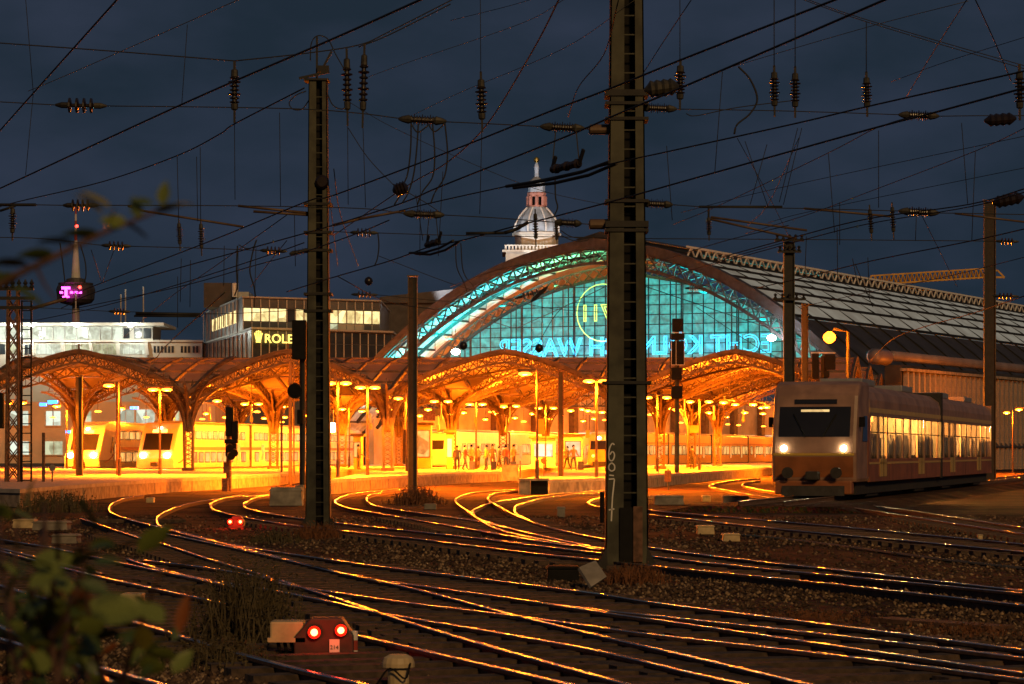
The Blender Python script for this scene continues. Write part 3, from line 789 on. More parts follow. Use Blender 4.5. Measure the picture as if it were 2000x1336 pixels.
def train(name, lab, loc, rz, L, W, Ht, prof, body, lower, stripe, rows, doors, nose, group=None, both=True, car=25.0, winmat='trwin', roofm='dbgrey'):
    r = thing(name, lab, 'train', (0,0,0), group)             # built at the origin, placed at the end
    h = W/2
    mb = MB().prism(prof + [(L,Ht),(L,.55)], 'x', -h, h)
    obj('body', mb, body, r, bevel=.16)
    mb = MB().box(-h-.012,h+.012,prof_y(prof,1.0)+.06,L-.1,.62,1.18)
    if lower: obj('lower_panel', mb, lower, r)
    mb = MB().box(-h+.25,h-.25,.5,L-.4,.12,.6)
    obj('underframe', mb, M['under'], r)
    mb = MB().box(-h+.3,h-.3,nose+1.0,L-.5,Ht,Ht+.14)
    obj('roof_duct', mb, M[roofm], r, bevel=.05)
    if stripe:
        z0, z1, sm = stripe
        obj('stripe', MB().box(-h-.016,h+.016,nose+.5,L-.3,z0,z1), sm, r)
    sides = (1,-1) if both else (1,)
    nc = max(1, round(L/car))
    for zi, (z0, z1, w, gap) in enumerate(rows):
        me = MB().box(-.02,.02,0,w,z0,z1).mesh('window'); me.materials.append(M[winmat]); fixn(me)
        fr = MB().box(-.012,.012,-.06,w+.06,z0-.06,z1+.06).mesh('window_frame'); fr.materials.append(M['shield']); fixn(fr)
        y = nose+2.2
        while y + w < L-1.5:
            ph = (y % car)
            if ph > car-2.0 or ph < 1.2: y += .6; continue
            if any(abs(ph+w/2-d) < w/2+.75 for d in doors) and z0 < 2.3: y += .4; continue
            for s in sides:
                o = link('window', me, r, (s*(h+.012), y, 0)); link('window_frame', fr, o, (-s*.008,0,0))
            y += w+gap
    dm = MB().box(-.02,.02,-.62,.62,.75,2.65).mesh('door'); dm.materials.append(lower or body); fixn(dm)
    gm = MB().box(-.025,.025,-.09,.09,1.15,2.45).mesh('door_glass'); gm.materials.append(M[winmat]); fixn(gm)
    for c in range(nc):
        for d in doors:
            if nose+1.5 < c*car+d < L-1:
                for s in sides:
                    o = link('door', dm, r, (s*(h+.015), c*car+d, 0))
                    link('door_glass', gm, o, (s*.012,-.24,0)); link('door_glass', gm, o, (s*.012,.24,0))
        if c: obj('bellows', MB().box(-h-.03,h+.03,c*car-.35,c*car+.35,.5,Ht+.02), M['under'], r)
    return r
def prof_y(prof, z):
    for (y0,z0),(y1,z1) in zip(prof, prof[1:]):
        if z0 <= z <= z1 and z1 > z0: return y0+(y1-y0)*(z-z0)/(z1-z0)
    return 0
def front_quad(prof, z0, z1, x0, x1, out=.03):
    """plate lying on the slanted nose between two heights"""
    a, b = prof_y(prof,z0), prof_y(prof,z1)
    d = Vector((0,b-a,z1-z0)).normalized(); n = Vector((0,-d.z,d.y))*out
    c = [Vector((x0,a,z0)),Vector((x1,a,z0)),Vector((x1,b,z1)),Vector((x0,b,z1))]
    return MB().hexa([p-n*.5 for p in c]+[p+n for p in c])
def lens(r, name, prof, x, z, rad, m):
    y = prof_y(prof, z)
    return obj(name, MB().lathe((x,y+.05,z),(x,y-.09,z),[(0,rad*1.1),(.6,rad),(1,rad*.6)],12), m, r)
def place(r, loc, rz): r.location = loc; r.rotation_euler = (0,0,rz)
def hlight(r, x, y, z, pw):
    l = bpy.data.lights.new('head_light','SPOT'); l.energy = pw; l.color = (1,.85,.55); l.spot_size = 1.0; l.spot_blend = .6; l.shadow_soft_size = .1
    o = bpy.data.objects.new('head_light', l); COL.objects.link(o); o.parent = r; o.location = (x,y,z); o.rotation_euler = (math.radians(80),0,math.pi)
DP = [(0,.55),(-.15,1.3),(.15,1.75),(1.55,3.55),(2.1,3.98),(2.6,4.05)]
dd = -math.atan2(14.0, 105)
def ddtrain(lab, loc, body, lower, mark, L):
    r = train('double_deck_train', lab, loc, 0, L, 2.8, 4.05, DP, body, lower, (1.95,2.2,mark), [(2.85,3.42,1.5,.35),(1.05,1.75,1.5,.45)], (4.5,20.5), 2.6, 'double deck trains at the left platforms', True)
    obj('windscreen', front_quad(DP,1.95,3.2,-1.05,1.05), M['shield'], r, bevel=.0)
    obj('destination_display', front_quad(DP,3.28,3.48,-.55,.55), M['dest'], r)
    for s in (-1,1): lens(r,'headlight',DP,s*.92,1.5,.21,M['headl'])
    lens(r,'top_headlight',DP,0,3.6,.10,M['headl'])
    obj('coupler', MB().box(-.25,.25,-.5,.3,.75,1.05), M['under'], r, bevel=.04)
    for s in (-1,1):
        pts = [(s*1.42,1.4+2.6*k/10*1.2,1.0+.9*(k/10)**1.6) for k in range(11)]
        m2 = MB()
        for a, b in zip(pts, pts[1:]): m2.bar(a,b,.05,.10,(1,0,0))
        obj('swoosh', m2, mark, r, fix=False)
        obj('cab_window', MB().prism([(3.0,1.7),(3.5,1.6),(3.9,2.9),(3.6,3.0)],'x',s*1.40,s*1.43), M['shield'], r)
    for s in (-.9,.9): hlight(r, s, -.5, 1.5, 250)
    return r
pA = P(160,883,205); pB = P(303,883,197)
rA = ddtrain('red and grey double deck train with lit headlamps, leftmost', None, M['dbwhite'], M['dbgrey'], M['dbred'], 120)
place(rA, (pA.x,pA.y,.1), dd)
rB = ddtrain('white double deck train with bright headlamps, second from the left', None, M['dbwhite'], M['dbwhite'], M['dbred'], 120)
place(rB, (pB.x,pB.y,.1), dd)
YP = [(0,.55),(-.1,1.9),(.35,2.9),(.7,3.5),(1.2,3.7)]
rY = train('electric_train', 'yellow lit electric train with blunt cab behind the near mast', None, 0, 115, 2.8, 3.7, YP, M['yellowtr'], M['yellowtr'], (2.62,2.78,M['dbred']), [(1.55,2.45,1.5,.5)], (5,12.5,20), 1.2, None, True)
obj('windscreen', front_quad(YP,2.05,2.85,-1.15,1.15), M['shield'], rY)
for s in (-1,1):
    lens(rY,'headlight',YP,s*.85,1.45,.13,M['dest']); lens(rY,'top_light',YP,s*.4,3.1,.15,M['headl'])
lens(rY,'tail_light',YP,1.1,1.5,.12,M['taill'])
obj('coupler', MB().box(-.9,.9,-.3,.3,.3,.9), M['under'], rY, bevel=.05)
pY = P(1176,883,248); place(rY, (pY.x,pY.y,.1), -math.atan2(20.8,80))
# white train standing at the middle platform
rW = train('platform_train', 'white train side standing behind the middle platform', None, 0, 95, 2.8, 3.75, YP, M['dbwhite'], M['dbwhite'], (1.5,1.62,M['dbgrey']), [(1.75,2.55,1.5,.5)], (5,12.5,20), 1.2, None, True)
obj('windscreen', front_quad(YP,2.05,2.85,-1.15,1.15), M['shield'], rW)
pW = P(842,883,238); place(rW, (pW.x,pW.y,.1), -math.atan2(17.5,75))
# the train on the right, standing still
BP = [(0,.55),(-.12,1.6),(.0,2.2),(.45,3.6),(.8,4.0),(1.3,4.12)]
M['glasspane'] = bpy.data.materials.new('clear train glazing'); M['glasspane'].use_nodes = True
_t = M['glasspane'].node_tree; _tr = _t.nodes.new('ShaderNodeBsdfTransparent'); _tr.inputs[0].default_value = (.92,.90,.84,1)
_gl = _t.nodes.new('ShaderNodeBsdfGlossy'); _gl.inputs['Roughness'].default_value = .03; _mx = _t.nodes.new('ShaderNodeMixShader'); _mx.inputs[0].default_value = .10
_t.links.new(_tr.outputs[0], _mx.inputs[1]); _t.links.new(_gl.outputs[0], _mx.inputs[2]); _t.links.new(_mx.outputs[0], _t.nodes['Material Output'].inputs[0])
M['seat'] = mat('blue grey seat fabric', (.10,.09,.10), .9, 0, .3, 8); M['inner'] = mat('cream train lining', (.55,.46,.32), .6, 0, .12, 2)
M['striplamp'] = emis('train ceiling lamp', (1.0,.66,.25), 12)
def regional():
    L, h = 46.0, 1.5
    r = thing('regional_train', 'large regional train with rose coloured front and lit windows at right', 'train', (0,0,0))
    obj('cab', MB().prism(BP + [(3.0,4.12),(3.0,.55)],'x',-h,h), M['pinktr'], r, bevel=.14)
    z0, z1 = 1.38, 2.92
    for s in (-1,1):
        a, b = sorted((s*h, s*(h-.07)))
        obj('lower_wall', MB().box(a,b,3.0,L,.55,z0), M['browntr'], r); obj('upper_wall', MB().box(a,b,3.0,L,z1,3.5), M['pinktr'], r)
        a2, b2 = sorted((s*h, s*(h+.015)))
        obj('stripe', MB().box(a2,b2,3.0,L,3.05,3.22), M['yellowtr'], r); obj('waist_rail', MB().box(a2,b2,3.0,L,1.18,1.26), M['yellowtr'], r)
        pm_ = MB().box(a,b,-.14,.14,z0,z1).mesh('pillar'); pm_.materials.append(M['pinktr']); fixn(pm_)
        gm_ = MB().box(s*(h-.045)-.006,s*(h-.045)+.006,.14,2.1,z0,z1).mesh('window'); gm_.materials.append(M['glasspane']); fixn(gm_)
        fm_ = MB().box(s*(h-.03)-.012,s*(h-.03)+.012,.12,2.12,2.32,2.36).mesh('window_bar'); fm_.materials.append(M['under']); fixn(fm_)
        y = 3.15; k = 0
        while y < L-.3:
            link('pillar', pm_, r, (0,y,0))
            if y+2.2 < L: o = link('window', gm_, r, (0,y,0)); link('window_bar', fm_, o)
            if k % 5 == 1:
                d_ = obj('door', MB().box(a2,b2,y+.2,y+2.0,.72,z0), M['yellowtr'], r); obj('door_gap', MB().box(min(a2,b2)-.01,max(a2,b2)+.01,y+1.08,y+1.12,.72,2.95), M['under'], d_)
            y += 2.24; k += 1
    obj('roof', MB().prism([(-1.5,3.5),(-1.42,3.78),(-1.05,4.05),(-.6,4.12),(.6,4.12),(1.05,4.05),(1.42,3.78),(1.5,3.5)],'y',3.0,L), M['pinktr'], r)
    for y in (6,17,30,40): obj('roof_unit', MB().box(-.8,.8,y,y+3.2,4.10,4.36), M['dbgrey'], r, bevel=.05)
    obj('floor', MB().box(-h+.08,h-.08,3.0,L,.98,1.05), M['seat'], r); obj('ceiling', MB().box(-h+.08,h-.08,3.0,L,3.3,3.34), M['inner'], r)
    obj('end_wall', MB().box(-h,h,L,L+.1,.55,4.0), M['pinktr'], r); obj('cab_bulkhead', MB().box(-h+.08,h-.08,3.02,3.08,1.05,3.3), M['inner'], r)
    obj('bellows', MB().box(-h-.03,h+.03,24.2,24.8,.5,4.2), M['under'], r)
    for s in (-.55,.55):
        for k in range(5): obj('ceiling_lamp', MB().box(s-.1,s+.1,4+k*8.4,11.6+k*8.4,3.25,3.295), M['striplamp'], r)
    sm = MB().box(-.48,.48,0,.45,1.05,1.5); sm.box(-.48,.48,.46,.58,1.05,2.15); sm.box(-.42,.42,.44,.6,2.15,2.3); sm_ = sm.mesh('seat'); sm_.materials.append(M['seat']); fixn(sm_)
    y = 4.2
    while y < L-1.5:
        if not (11.5 < y < 13.8 or 22.5 < y < 26.0 or 34 < y < 36.4):
            for s in (-.92,.92): link('seat', sm_, r, (s,y,0))
        y += .98
    for y in (7,15,23,31,39): lamp_light(r, (0,y,2.95), 3200, (1,.46,.10), .2)
    for s in (-1,1):
        a, b = sorted((s*(h+.005), s*(h+.02)))
        obj('cab_window', MB().prism([(1.2,2.0),(2.4,2.0),(2.4,2.9),(1.55,2.9)],'x',a,b), M['shield'], r); obj('cab_door', MB().box(a-.004,b-.004,2.5,2.9,.75,2.95), M['browntr'], r)
        obj('mirror', MB().box(min(s*h,s*(h+.2)),max(s*h,s*(h+.2)),.5,.6,2.5,2.85), M['black'], r)
        obj('buffer', MB().lathe((s*.85,-.1,.9),(s*.85,-.55,.9),[(0,.1),(.7,.1),(.75,.2),(1,.2)],12), M['under'], r)
    for y in (8.2,14.6,19.4,29.5,34,40.5): obj('panel_seam', MB().box(-h-.004,h+.004,y,y+.03,.56,1.37), M['under'], r)
    obj('front_stripe', front_quad(BP,1.5,1.58,-1.42,1.42,.022), M['yellowtr'], r); obj('cab_light', front_quad(BP,3.02,3.1,-.5,.5,.035), M['trwin2'], r); obj('snow_plough', MB().prism([(-.35,.1),(.2,.1),(.2,.5),(-.2,.5)],'x',-1.1,1.1), M['under'], r)
    obj('underframe', MB().box(-h+.2,h-.2,1,L-.4,.12,.55), M['under'], r)
    bg = MB().box(-1.2,1.2,0,2.6,.0,.5)
    for y in (4,17.5,27,40): obj('bogie', MB().box(-1.25,1.25,y,y+3,.0,.5), M['under'], r, bevel=.06)
    return r
rR = regional()
obj('windscreen', front_quad(BP,2.15,3.2,-1.25,1.25), M['shield'], rR)
obj('destination_display', front_quad(BP,3.3,3.46,-.75,.75), M['shield'], rR)
for s in (-1,1):
    lens(rR,'headlight',BP,s*1.05,1.75,.10,M['headl'])
    obj('wiper', MB().bar((s*.3,prof_y(BP,2.1)-.06,2.15),(s*.75,prof_y(BP,2.9)-.06,2.95),.03), M['black'], rR)
obj('front_skirt', MB().box(-1.35,1.35,-.22,.3,.15,.62), M['browntr'], rR, bevel=.05)
obj('coupler', MB().box(-.22,.22,-.55,.3,.65,.95), M['under'], rR, bevel=.05)
obj('front_panel', front_quad(BP,.75,1.45,-1.38,1.38,.02), M['browntr'], rR)
place(rR, (10.55,92,.28), -math.atan2(11.5,40))
# low embankment that carries its track
d = Vector((.276,.961,0)); sx = Vector((.961,-.276,0)); c = Vector((10.55,92,0))
mb = MB(); n = 30
a0, a1 = c-d*10, c+d*110
mb.hexa([a0-sx*3.2, a0+sx*3.2, a1+sx*3.2, a1-sx*3.2, a0-sx*2.2+Vector((0,0,.2)), a0+sx*2.2+Vector((0,0,.2)), a1+sx*2.2+Vector((0,0,.2)), a1-sx*2.2+Vector((0,0,.2))])
struct(obj('track_bank', mb, M['ground']))
tk = thing('railway_track', 'straight track under the large regional train at right', 'railway track', tuple(a0), 'rail tracks of the station throat')
for s in (-.72,.72):
    obj('rail', rail_mb([a0+sx*s+d*(k*10)+Vector((0,0,.37)) for k in range(13)]), [M['rust'],M['railtop']], tk)
# ================================================================== catenary masts
D1, D2 = 43.0, 64.3
def chan(mb, x0, x1, y0, y1, z0, z1, tx0, tx1, open_dir):
    """tapered rolled channel: web plate plus two flanges"""
    t = .022
    def leg(a0,a1,b0,b1,ta0,ta1):
        mb.hexa([(a0,b0,z0),(a1,b0,z0),(a1,b1,z0),(a0,b1,z0),(ta0,b0,z1),(ta1,b0,z1),(ta1,b1,z1),(ta0,b1,z1)])
    if open_dir > 0: leg(x0,x0+t,y0,y1,tx0,tx0+t)
    else: leg(x1-t,x1,y0,y1,tx1-t,tx1)
    leg(x0,x1,y0,y0+t,tx0,tx1); leg(x0,x1,y1-t,y1,tx0,tx1)
def big_mast(base, wb, wt, h, lab, fl=.42, rung=.31, dep=.5):
    r = thing('catenary_mast', lab, 'mast', tuple(base), 'tall steel overhead line masts')
    b = Vector(base)
    for nm, s in (('left_channel',-1),('right_channel',1)):
        mb = MB()
        o, ot = s*wb/2, s*wt/2
        k = fl*wb if s < 0 else fl*.62*wb; kt = fl*wt if s < 0 else fl*.62*wt
        xs = sorted((o, o-s*k)); ts = sorted((ot, ot-s*kt))
        chan(mb, xs[0], xs[1], -dep/2, dep/2, 0, h, ts[0], ts[1], 1 if s < 0 else -1)
        for v in mb.v: v += b
        obj(nm, mb, M['steel'], r, fix=True)
    n = int(h/rung)
    gm = MB().bar((-1,0,0),(1,0,0),.02,.022).mesh('batten'); gm.materials.append(M['steel']); fixn(gm)
    for q in range(1, n):
        z = q*rung; w = wb+(wt-wb)*z/h
        o = link('batten', gm, r, (w*.0, -dep/2+.04, z)); o.scale = (w*.42,1,1)
    obj('gap_backing', MB().hexa([b+Vector(v) for v in ((-wb*.3,.04,0),(wb*.4,.04,0),(wb*.4,.07,0),(-wb*.3,.07,0),(-wb*.3,.04,h),(wt*.4,.04,h),(wt*.4,.07,h),(-wt*.3,.07,h))]), M['black'], r)  # black sheet added behind the channel gap, its shade put into the colour
    back = MB()
    for q in range(n//2):
        z0, z1 = q*rung*2, (q+1)*rung*2
        w = (wb+(wt-wb)*z1/h)*.44
        back.bar(b+Vector((-w,dep/2-.03,z0)), b+Vector((w,dep/2-.03,z1)), .05,.02,(0,1,0))
    obj('rear_lacing', back, M['steel_dark'], r, fix=False)
    for s in (-1,1):
        for y in (-dep/2-.012, dep/2-.01):
            bp = MB(); bp.add([Vector(p)+b for p in ((s*(wb/2-.04),y,0),(s*(wb/2+.17),y,0),(s*(wb/2-.02),y,.36),(s*(wb/2-.04),y+.02,0),(s*(wb/2+.17),y+.02,0),(s*(wb/2-.02),y+.02,.36))],[(0,1,2),(5,4,3),(0,3,4,1),(1,4,5,2),(2,5,3,0)])
            obj('foot_gusset', bp, M['steel_dark'], r)
    return r
def clamp(r, base, z, w, dep=.56, m='steel_dark', hgt=.07, ext=.09):
    b = Vector(base)
    return obj('clamp_band', MB().box(b.x-w/2-ext,b.x+w/2+ext,b.y-dep/2,b.y+dep/2,b.z+z-hgt/2,b.z+z+hgt/2), M[m], r)
b1m = G(1223,1110); b1m.y = D1
m1 = big_mast(b1m, .70, .46, 13.2, 'huge nearest steel mast rising out of the picture top')
def mz(py, D): return H+(YH-py)*D/F
for py in (185, 205, 235, 395, 440, 452, 748): clamp(m1, b1m, mz(py,D1), .52 if py < 500 else .62, hgt=.10 if py in (185,440) else .05)
# cover plate, cable trunking and number at the foot
obj('cover_plate', MB().box(b1m.x+.10,b1m.x+.25,b1m.y-.31,b1m.y-.27,.12,1.02), M['rust'], m1)
obj('cover_box', MB().box(b1m.x-.12,b1m.x+.09,b1m.y-.30,b1m.y-.26,.0,1.0), M['black'], m1)
obj('conduit', MB().tube([b1m+Vector((-.40,-.1,.75)),b1m+Vector((-.40,-.1,1.25))],.035,8), M['black'], m1)
nb = MB()
def stroke(pts, w=.022):
    q = [P(x,y,D1-.262) for x,y in spl(pts,5)]
    for a, c in zip(q, q[1:]): nb.bar(a, c, .006, w, (1,0,.2)) if abs((c-a).normalized().x) < .75 else nb.bar(a, c, .006, w, (0,0,1))
stroke([(1200,869),(1196,866),(1191,874),(1189,886),(1190,897),(1195,900),(1199,895),(1200,887),(1196,882),(1191,888)])
stroke([(1195,904),(1190,908),(1189,915),(1194,920),(1200,917),(1200,909),(1195,904)])
stroke([(1190,928),(1199,929)]); stroke([(1189,936),(1200,935)]); stroke([(1200,936),(1198,955),(1196,975),(1194,1018)]); stroke([(1189,996),(1200,994)])
obj('painted_number', nb, M['white'], m1, fix=False)
b2m = G(622,1035); b2m.y = D2
m2 = big_mast(b2m, .60, .44, mz(160,D2), 'second tall steel mast left of centre with insulators on its top', rung=.34)
for py in (400, 455, 490, 575, 608): clamp(m2, b2m, mz(py,D2), .5, hgt=.06)
tp = MB(); T = P(619,160,D2)
tp.box(T.x-.30,T.x+.30,T.y-.3,T.y+.3,T.z,T.z+.05); tp.bar(T+Vector((-.42,-.2,.06)),T+Vector((.32,-.2,.22)),.06); tp.bar(T+Vector((0,0,0)),T+Vector((0,0,1.1)),.05); tp.bar(T+Vector((.15,0,.35)),T+Vector((.36,0,.75)),.05); tp.bar(T+Vector((.02,-.1,.3)),T+Vector((.3,-.1,.3)),.12,.16)
obj('mast_head', tp, M['steel_dark'], m2, fix=False)
obj('round_cover', MB().lathe(P(629,355,D2-.4),P(629,355,D2-.25),[(0,.12),(.4,.17),(1,.17)],14), M['porc'], m2)
def slim_mast(name, px, py0, py1, D, w, lab, z0=0, m='steel'):
    b = P(px, 0, D); b.z = z0; top = mz(py1, D)
    r = thing(name, lab, 'mast', tuple(b), 'slim steel masts in the station throat')
    for nm, s in (('left_flange',-1),('right_flange',1)):
        obj(nm, MB().box(b.x+s*w/2-.02,b.x+s*w/2+.02,b.y-.16,b.y+.16,z0,top), M[m], r)
    obj('web', MB().box(b.x-w/2+.021,b.x+w/2-.021,b.y-.03,b.y+.03,z0,top-.05), M['steel_dark'], r)
    obj('cap_plate', MB().box(b.x-w/2-.05,b.x+w/2+.05,b.y-.2,b.y+.2,top,top+.05), M[m], r)
    return r
slim_mast('slim_mast', 806, 960, 540, 122, .40, 'slim pale topped steel mast standing in weeds left of centre')
slim_mast('slim_mast', 1541, 0, 470, 112, .42, 'slim mast with crossarms left of the orange glare lamp')
slim_mast('slim_mast', 1933, 0, 392, 150, .62, 'dark mast behind the regional train near right edge')
slim_mast('slim_mast', 1095, 930, 725, 138, .26, 'rust brown post on the grey ended platform', PZ, 'rust')
slim_mast('slim_mast', 155, 935, 735, 140, .30, 'dark post before the leftmost double deck train', PZ, 'steel_dark')
slim_mast('slim_mast', 1572, 0, 595, 135, .28, 'thin lattice post with pale discs beside the orange glare lamp', 0, 'steel_dark')
# lattice mast with ladder at the left edge
b = P(26,0,112); b.z = 0; top = mz(560,112)
lm_ = thing('lattice_mast', 'dark lattice mast with ladder and crowded top at left edge', 'mast', tuple(b))
col_ = MB()
for sx in (-.28,.28):
    for sy in (-.28,.28): col_.bar(b+Vector((sx,sy,0)), b+Vector((sx*.7,sy*.7,top)), .09)
for k in range(int(top/.7)):
    z = k*.7; c = 1-.3*z/top; c2 = 1-.3*(z+.7)/top
    for sy in (-.28,.28):
        col_.bar(b+Vector((-.28*c,sy*c,z)), b+Vector((.28*c2,sy*c2,z+.7)), .05); col_.bar(b+Vector((.28*c,sy*c,z)), b+Vector((-.28*c2,sy*c2,z+.7)), .05)
obj('lattice_body', col_, M['rust'], lm_, fix=False)
ld = MB()
for s in (.42,.82): ld.bar(b+Vector((s,-.3,0)), b+Vector((s,-.3,top-.6)), .07)
for k in range(int(top/.4)-1): ld.bar(b+Vector((.42,-.3,.3+k*.4)), b+Vector((.82,-.3,.3+k*.4)), .045)
obj('ladder', ld, M['black'], lm_, fix=False)
hd = MB()
for z, w in ((top-.1,.9),(top-.5,.95),(top-.9,1.0)): hd.bar(b+Vector((-w,-.2,z)), b+Vector((w,-.2,z)), .10,.14)
for k in range(7): hd.lathe(b+Vector((-.8+k*.27,-.2,top-.1)), b+Vector((-.8+k*.27,-.2,top+.3)), [(0,.05),(.2,.11),(.4,.05),(.6,.11),(.8,.05),(1,.03)],7)
obj('insulator_head', hd, M['steel_dark'], lm_, fix=False)
obj('control_box', MB().box(b.x-.95,b.x-.35,b.y-.5,b.y-.1,2.9,4.4), M['black'], lm_, bevel=.03)
# crossarms on the slim mast by the glare lamp
q = P(1541,0,112)
ca = thing('mast_crossarm', 'insulator crossarms on top of the slim mast by the glare lamp', 'crossarm', (q.x,q.y-.2,mz(600,112)))
for py, w in ((470,.62),(492,.5),(585,.7)):
    z = mz(py,112); m_ = MB().bar((q.x-w,q.y-.2,z),(q.x+w,q.y-.2,z),.08,.1)
    for k in range(5):
        x = q.x-w+.1+k*(2*w-.2)/4; m_.lathe((x,q.y-.2,z),(x,q.y-.2,z+.25),[(0,.04),(.25,.08),(.5,.04),(.75,.08),(1,.03)],7)
    obj('arm', m_, M['steel_dark'], ca, fix=False)

# ================================================================== insulators
def sheds(n, r0, r1, a=.0, b=1.0, alt=True):
    pr = [(a, r0)]
    for k in range(n):
        t = a + (b-a)*(k+.15)/n; w = (b-a)/n; R_ = r1 if (not alt or k % 3 == 1) else r1*.78
        pr += [(t, r0), (t+w*.18, R_), (t+w*.42, R_*.96), (t+w*.6, r0)]
    pr.append((b, r0)); return pr
def insulator(kind, a, b, D, lab, k=1.0):
    p, q = P(a[0],a[1],D), P(b[0],b[1],D); L = (q-p).length
    base = Vector(((p.x+q.x)/2, D, min(p.z,q.z)))
    r = thing('insulator', lab, 'insulator', tuple(base), 'overhead line insulators')
    lp = lambda t: p + (q-p)*t
    if kind == 'v':                                       # hanging rod insulator with clevis and suspension links
        obj('porcelain_rod', MB().lathe(lp(.24), lp(.70), sheds(7, .038*k, .095*k), 10), M['porc'], r)
        obj('end_cap', MB().lathe(lp(.12), lp(.25), [(0,.02*k),(.15,.05*k),(1,.055*k)],8), M['cap'], r)
        obj('end_cap', MB().lathe(lp(.69), lp(.80), [(0,.055*k),(.8,.05*k),(1,.02*k)],8), M['cap'], r)
        obj('link', MB().bar(lp(0), lp(.13), .035*k,.05*k), M['steel_dark'], r)
        obj('link', MB().bar(lp(.79), lp(1), .03*k,.045*k), M['steel_dark'], r)
    elif kind == 'd':                                     # four big discs on a string
        obj('porcelain_rod', MB().lathe(lp(.22), lp(.78), sheds(4, .03*k, .125*k, alt=False), 12), M['porc'], r)
        obj('end_cap', MB().lathe(lp(0), lp(.24), [(0,.02*k),(.5,.05*k),(1,.05*k)],8), M['steel_dark'], r)
        obj('end_cap', MB().lathe(lp(.76), lp(1), [(0,.05*k),(.5,.05*k),(1,.02*k)],8), M['cap'], r)
    else:                                                 # strain rod with cast ends
        obj('porcelain_rod', MB().lathe(lp(.25), lp(.75), sheds(9, .05*k, .10*k), 10), M['porc'], r)
        obj('end_cap', MB().lathe(lp(0), lp(.27), [(0,.02*k),(.3,.05*k),(.8,.075*k),(1,.05*k)],8), M['cap'], r)
        obj('end_cap', MB().lathe(lp(.73), lp(1), [(0,.05*k),(.2,.075*k),(.7,.05*k),(1,.02*k)],8), M['cap'], r)
    return r
for kind, a, b, D, lab, k in [
 ('v',(458,120),(458,240),D1,'hanging insulator under the top wire left of the second mast',1.1),
 ('v',(677,95),(679,246),D1,'left one of two hanging insulators right of the second mast',1),
 ('v',(712,86),(708,250),D1,'right one of two hanging insulators right of the second mast',1),
 ('v',(939,140),(942,258),D1,'hanging insulator in mid sky left of the near mast',1.1),
 ('v',(1329,115),(1328,215),D1,'hanging insulator just right of the near mast',1.1),
 ('v',(1512,128),(1513,228),D1,'left one of the pair of hanging insulators at upper right',1),
 ('v',(1553,130),(1553,230),D1,'right one of the pair of hanging insulators at upper right',1),
 ('v',(1692,140),(1694,228),D1,'hanging insulator under the crossing cables at upper right',1),
 ('v',(1991,125),(1992,235),D1,'hanging insulator cut by the right edge',1.1),
 ('v',(25,398),(24,470),D2,'hanging insulator below the bracket at left edge',1.1),
 ('v',(349,428),(352,490),D2,'left one of two small insulators above the dark office block',.9),
 ('v',(392,428),(394,500),D2,'right one of two small insulators above the dark office block',.9),
 ('v',(1045,408),(1047,482),D2,'hanging insulator before the church dome, left one',.9),
 ('v',(1086,430),(1088,478),D2,'hanging insulator before the church dome, right one',.8),
 ('v',(1384,418),(1385,470),D2,'hanging insulator on the bracket right of the near mast',.9),
 ('v',(1698,400),(1703,470),D2,'left hanging insulator above the hall roof',.9),
 ('v',(1742,395),(1746,468),D2,'right hanging insulator above the hall roof',.9),
 ('d',(108,205),(208,207),D1,'four disc insulator in the upper wire at far left',1),
 ('d',(123,401),(192,401),D1,'four disc insulator behind the leafy twig',.8),
 ('d',(684,454),(738,455),D2,'four disc insulator right of the second mast at dome height',.9),
 ('d',(508,489),(560,491),D2,'four disc insulator above the lit office floor',.9),
 ('d',(198,479),(256,481),D2,'four disc insulator beside the television tower',.9),
 ('d',(212,608),(254,609),85,'small four disc insulator above the white office block',.9),
 ('d',(686,575),(738,576),85,'four disc insulator above the office roof right of second mast',.9),
 ('d',(1944,471),(1990,472),85,'four disc insulator right of the dark mast, upper one',.9),
 ('d',(1938,578),(1990,579),85,'four disc insulator right of the dark mast, lower one',.9),
 ('d',(1338,563),(1372,563),90,'small disc insulator before the glass gable beside the signal',.8),
 ('d',(1005,583),(1068,566),90,'tilted disc insulator before the left part of glass gable',.9),
 ('s',(778,232),(872,237),D1,'strain insulator with hanging cable loops in mid sky',1),
 ('s',(1055,247),(1142,251),D1,'strain insulator left of the near mast, upper one',1),
 ('s',(788,417),(868,420),D1,'strain insulator below the cable loops',.9),
 ('s',(1083,434),(1136,437),D1,'strain insulator left of the near mast, before the dome',.9),
 ('s',(1248,210),(1322,213),D1,'strain insulator right of the near mast, upper one',.9),
 ('s',(1252,397),(1314,400),D1,'strain insulator right of the near mast, lower one',.9),
 ('s',(1755,224),(1834,227),D1,'strain insulator in the upper right cross wire',.9),
 ('s',(1755,412),(1834,416),D1,'strain insulator above the hall ridge at right',.9),
 ('s',(565,496),(605,488),D2,'strain insulator on the left side of the second mast',.9),
]: insulator(kind, a, b, D, lab, k)
def pod(a, b, D, r_, lab, m='porc'):
    p, q = P(a[0],a[1],D), P(b[0],b[1],D)
    o = obj('tension_insulator', MB().lathe(p,q,[(0,.02),(.12,r_*.6),(.2,r_),(.3,r_*.8),(.38,r_),(.5,r_*.8),(.58,r_),(.7,r_*.8),(.78,r_),(.9,r_*.6),(1,.02)],12), M[m])
    tag(o, lab, 'insulator', 'bulky strain insulators')
pod((1258,176),(1326,168),38,.13,'bulky ribbed glass insulator right of the near mast top','cap')
pod((1922,236),(1985,231),40,.10,'bulky dark insulator at upper right edge')
pod((1938,397),(2000,384),40,.10,'bulky dark insulator right of the dark mast top')
pod((767,374),(797,364),36,.10,'round black insulator below the cable loops')
pod((1036,590),(1070,560),70,.06,'slim dark insulator before the glass gable')
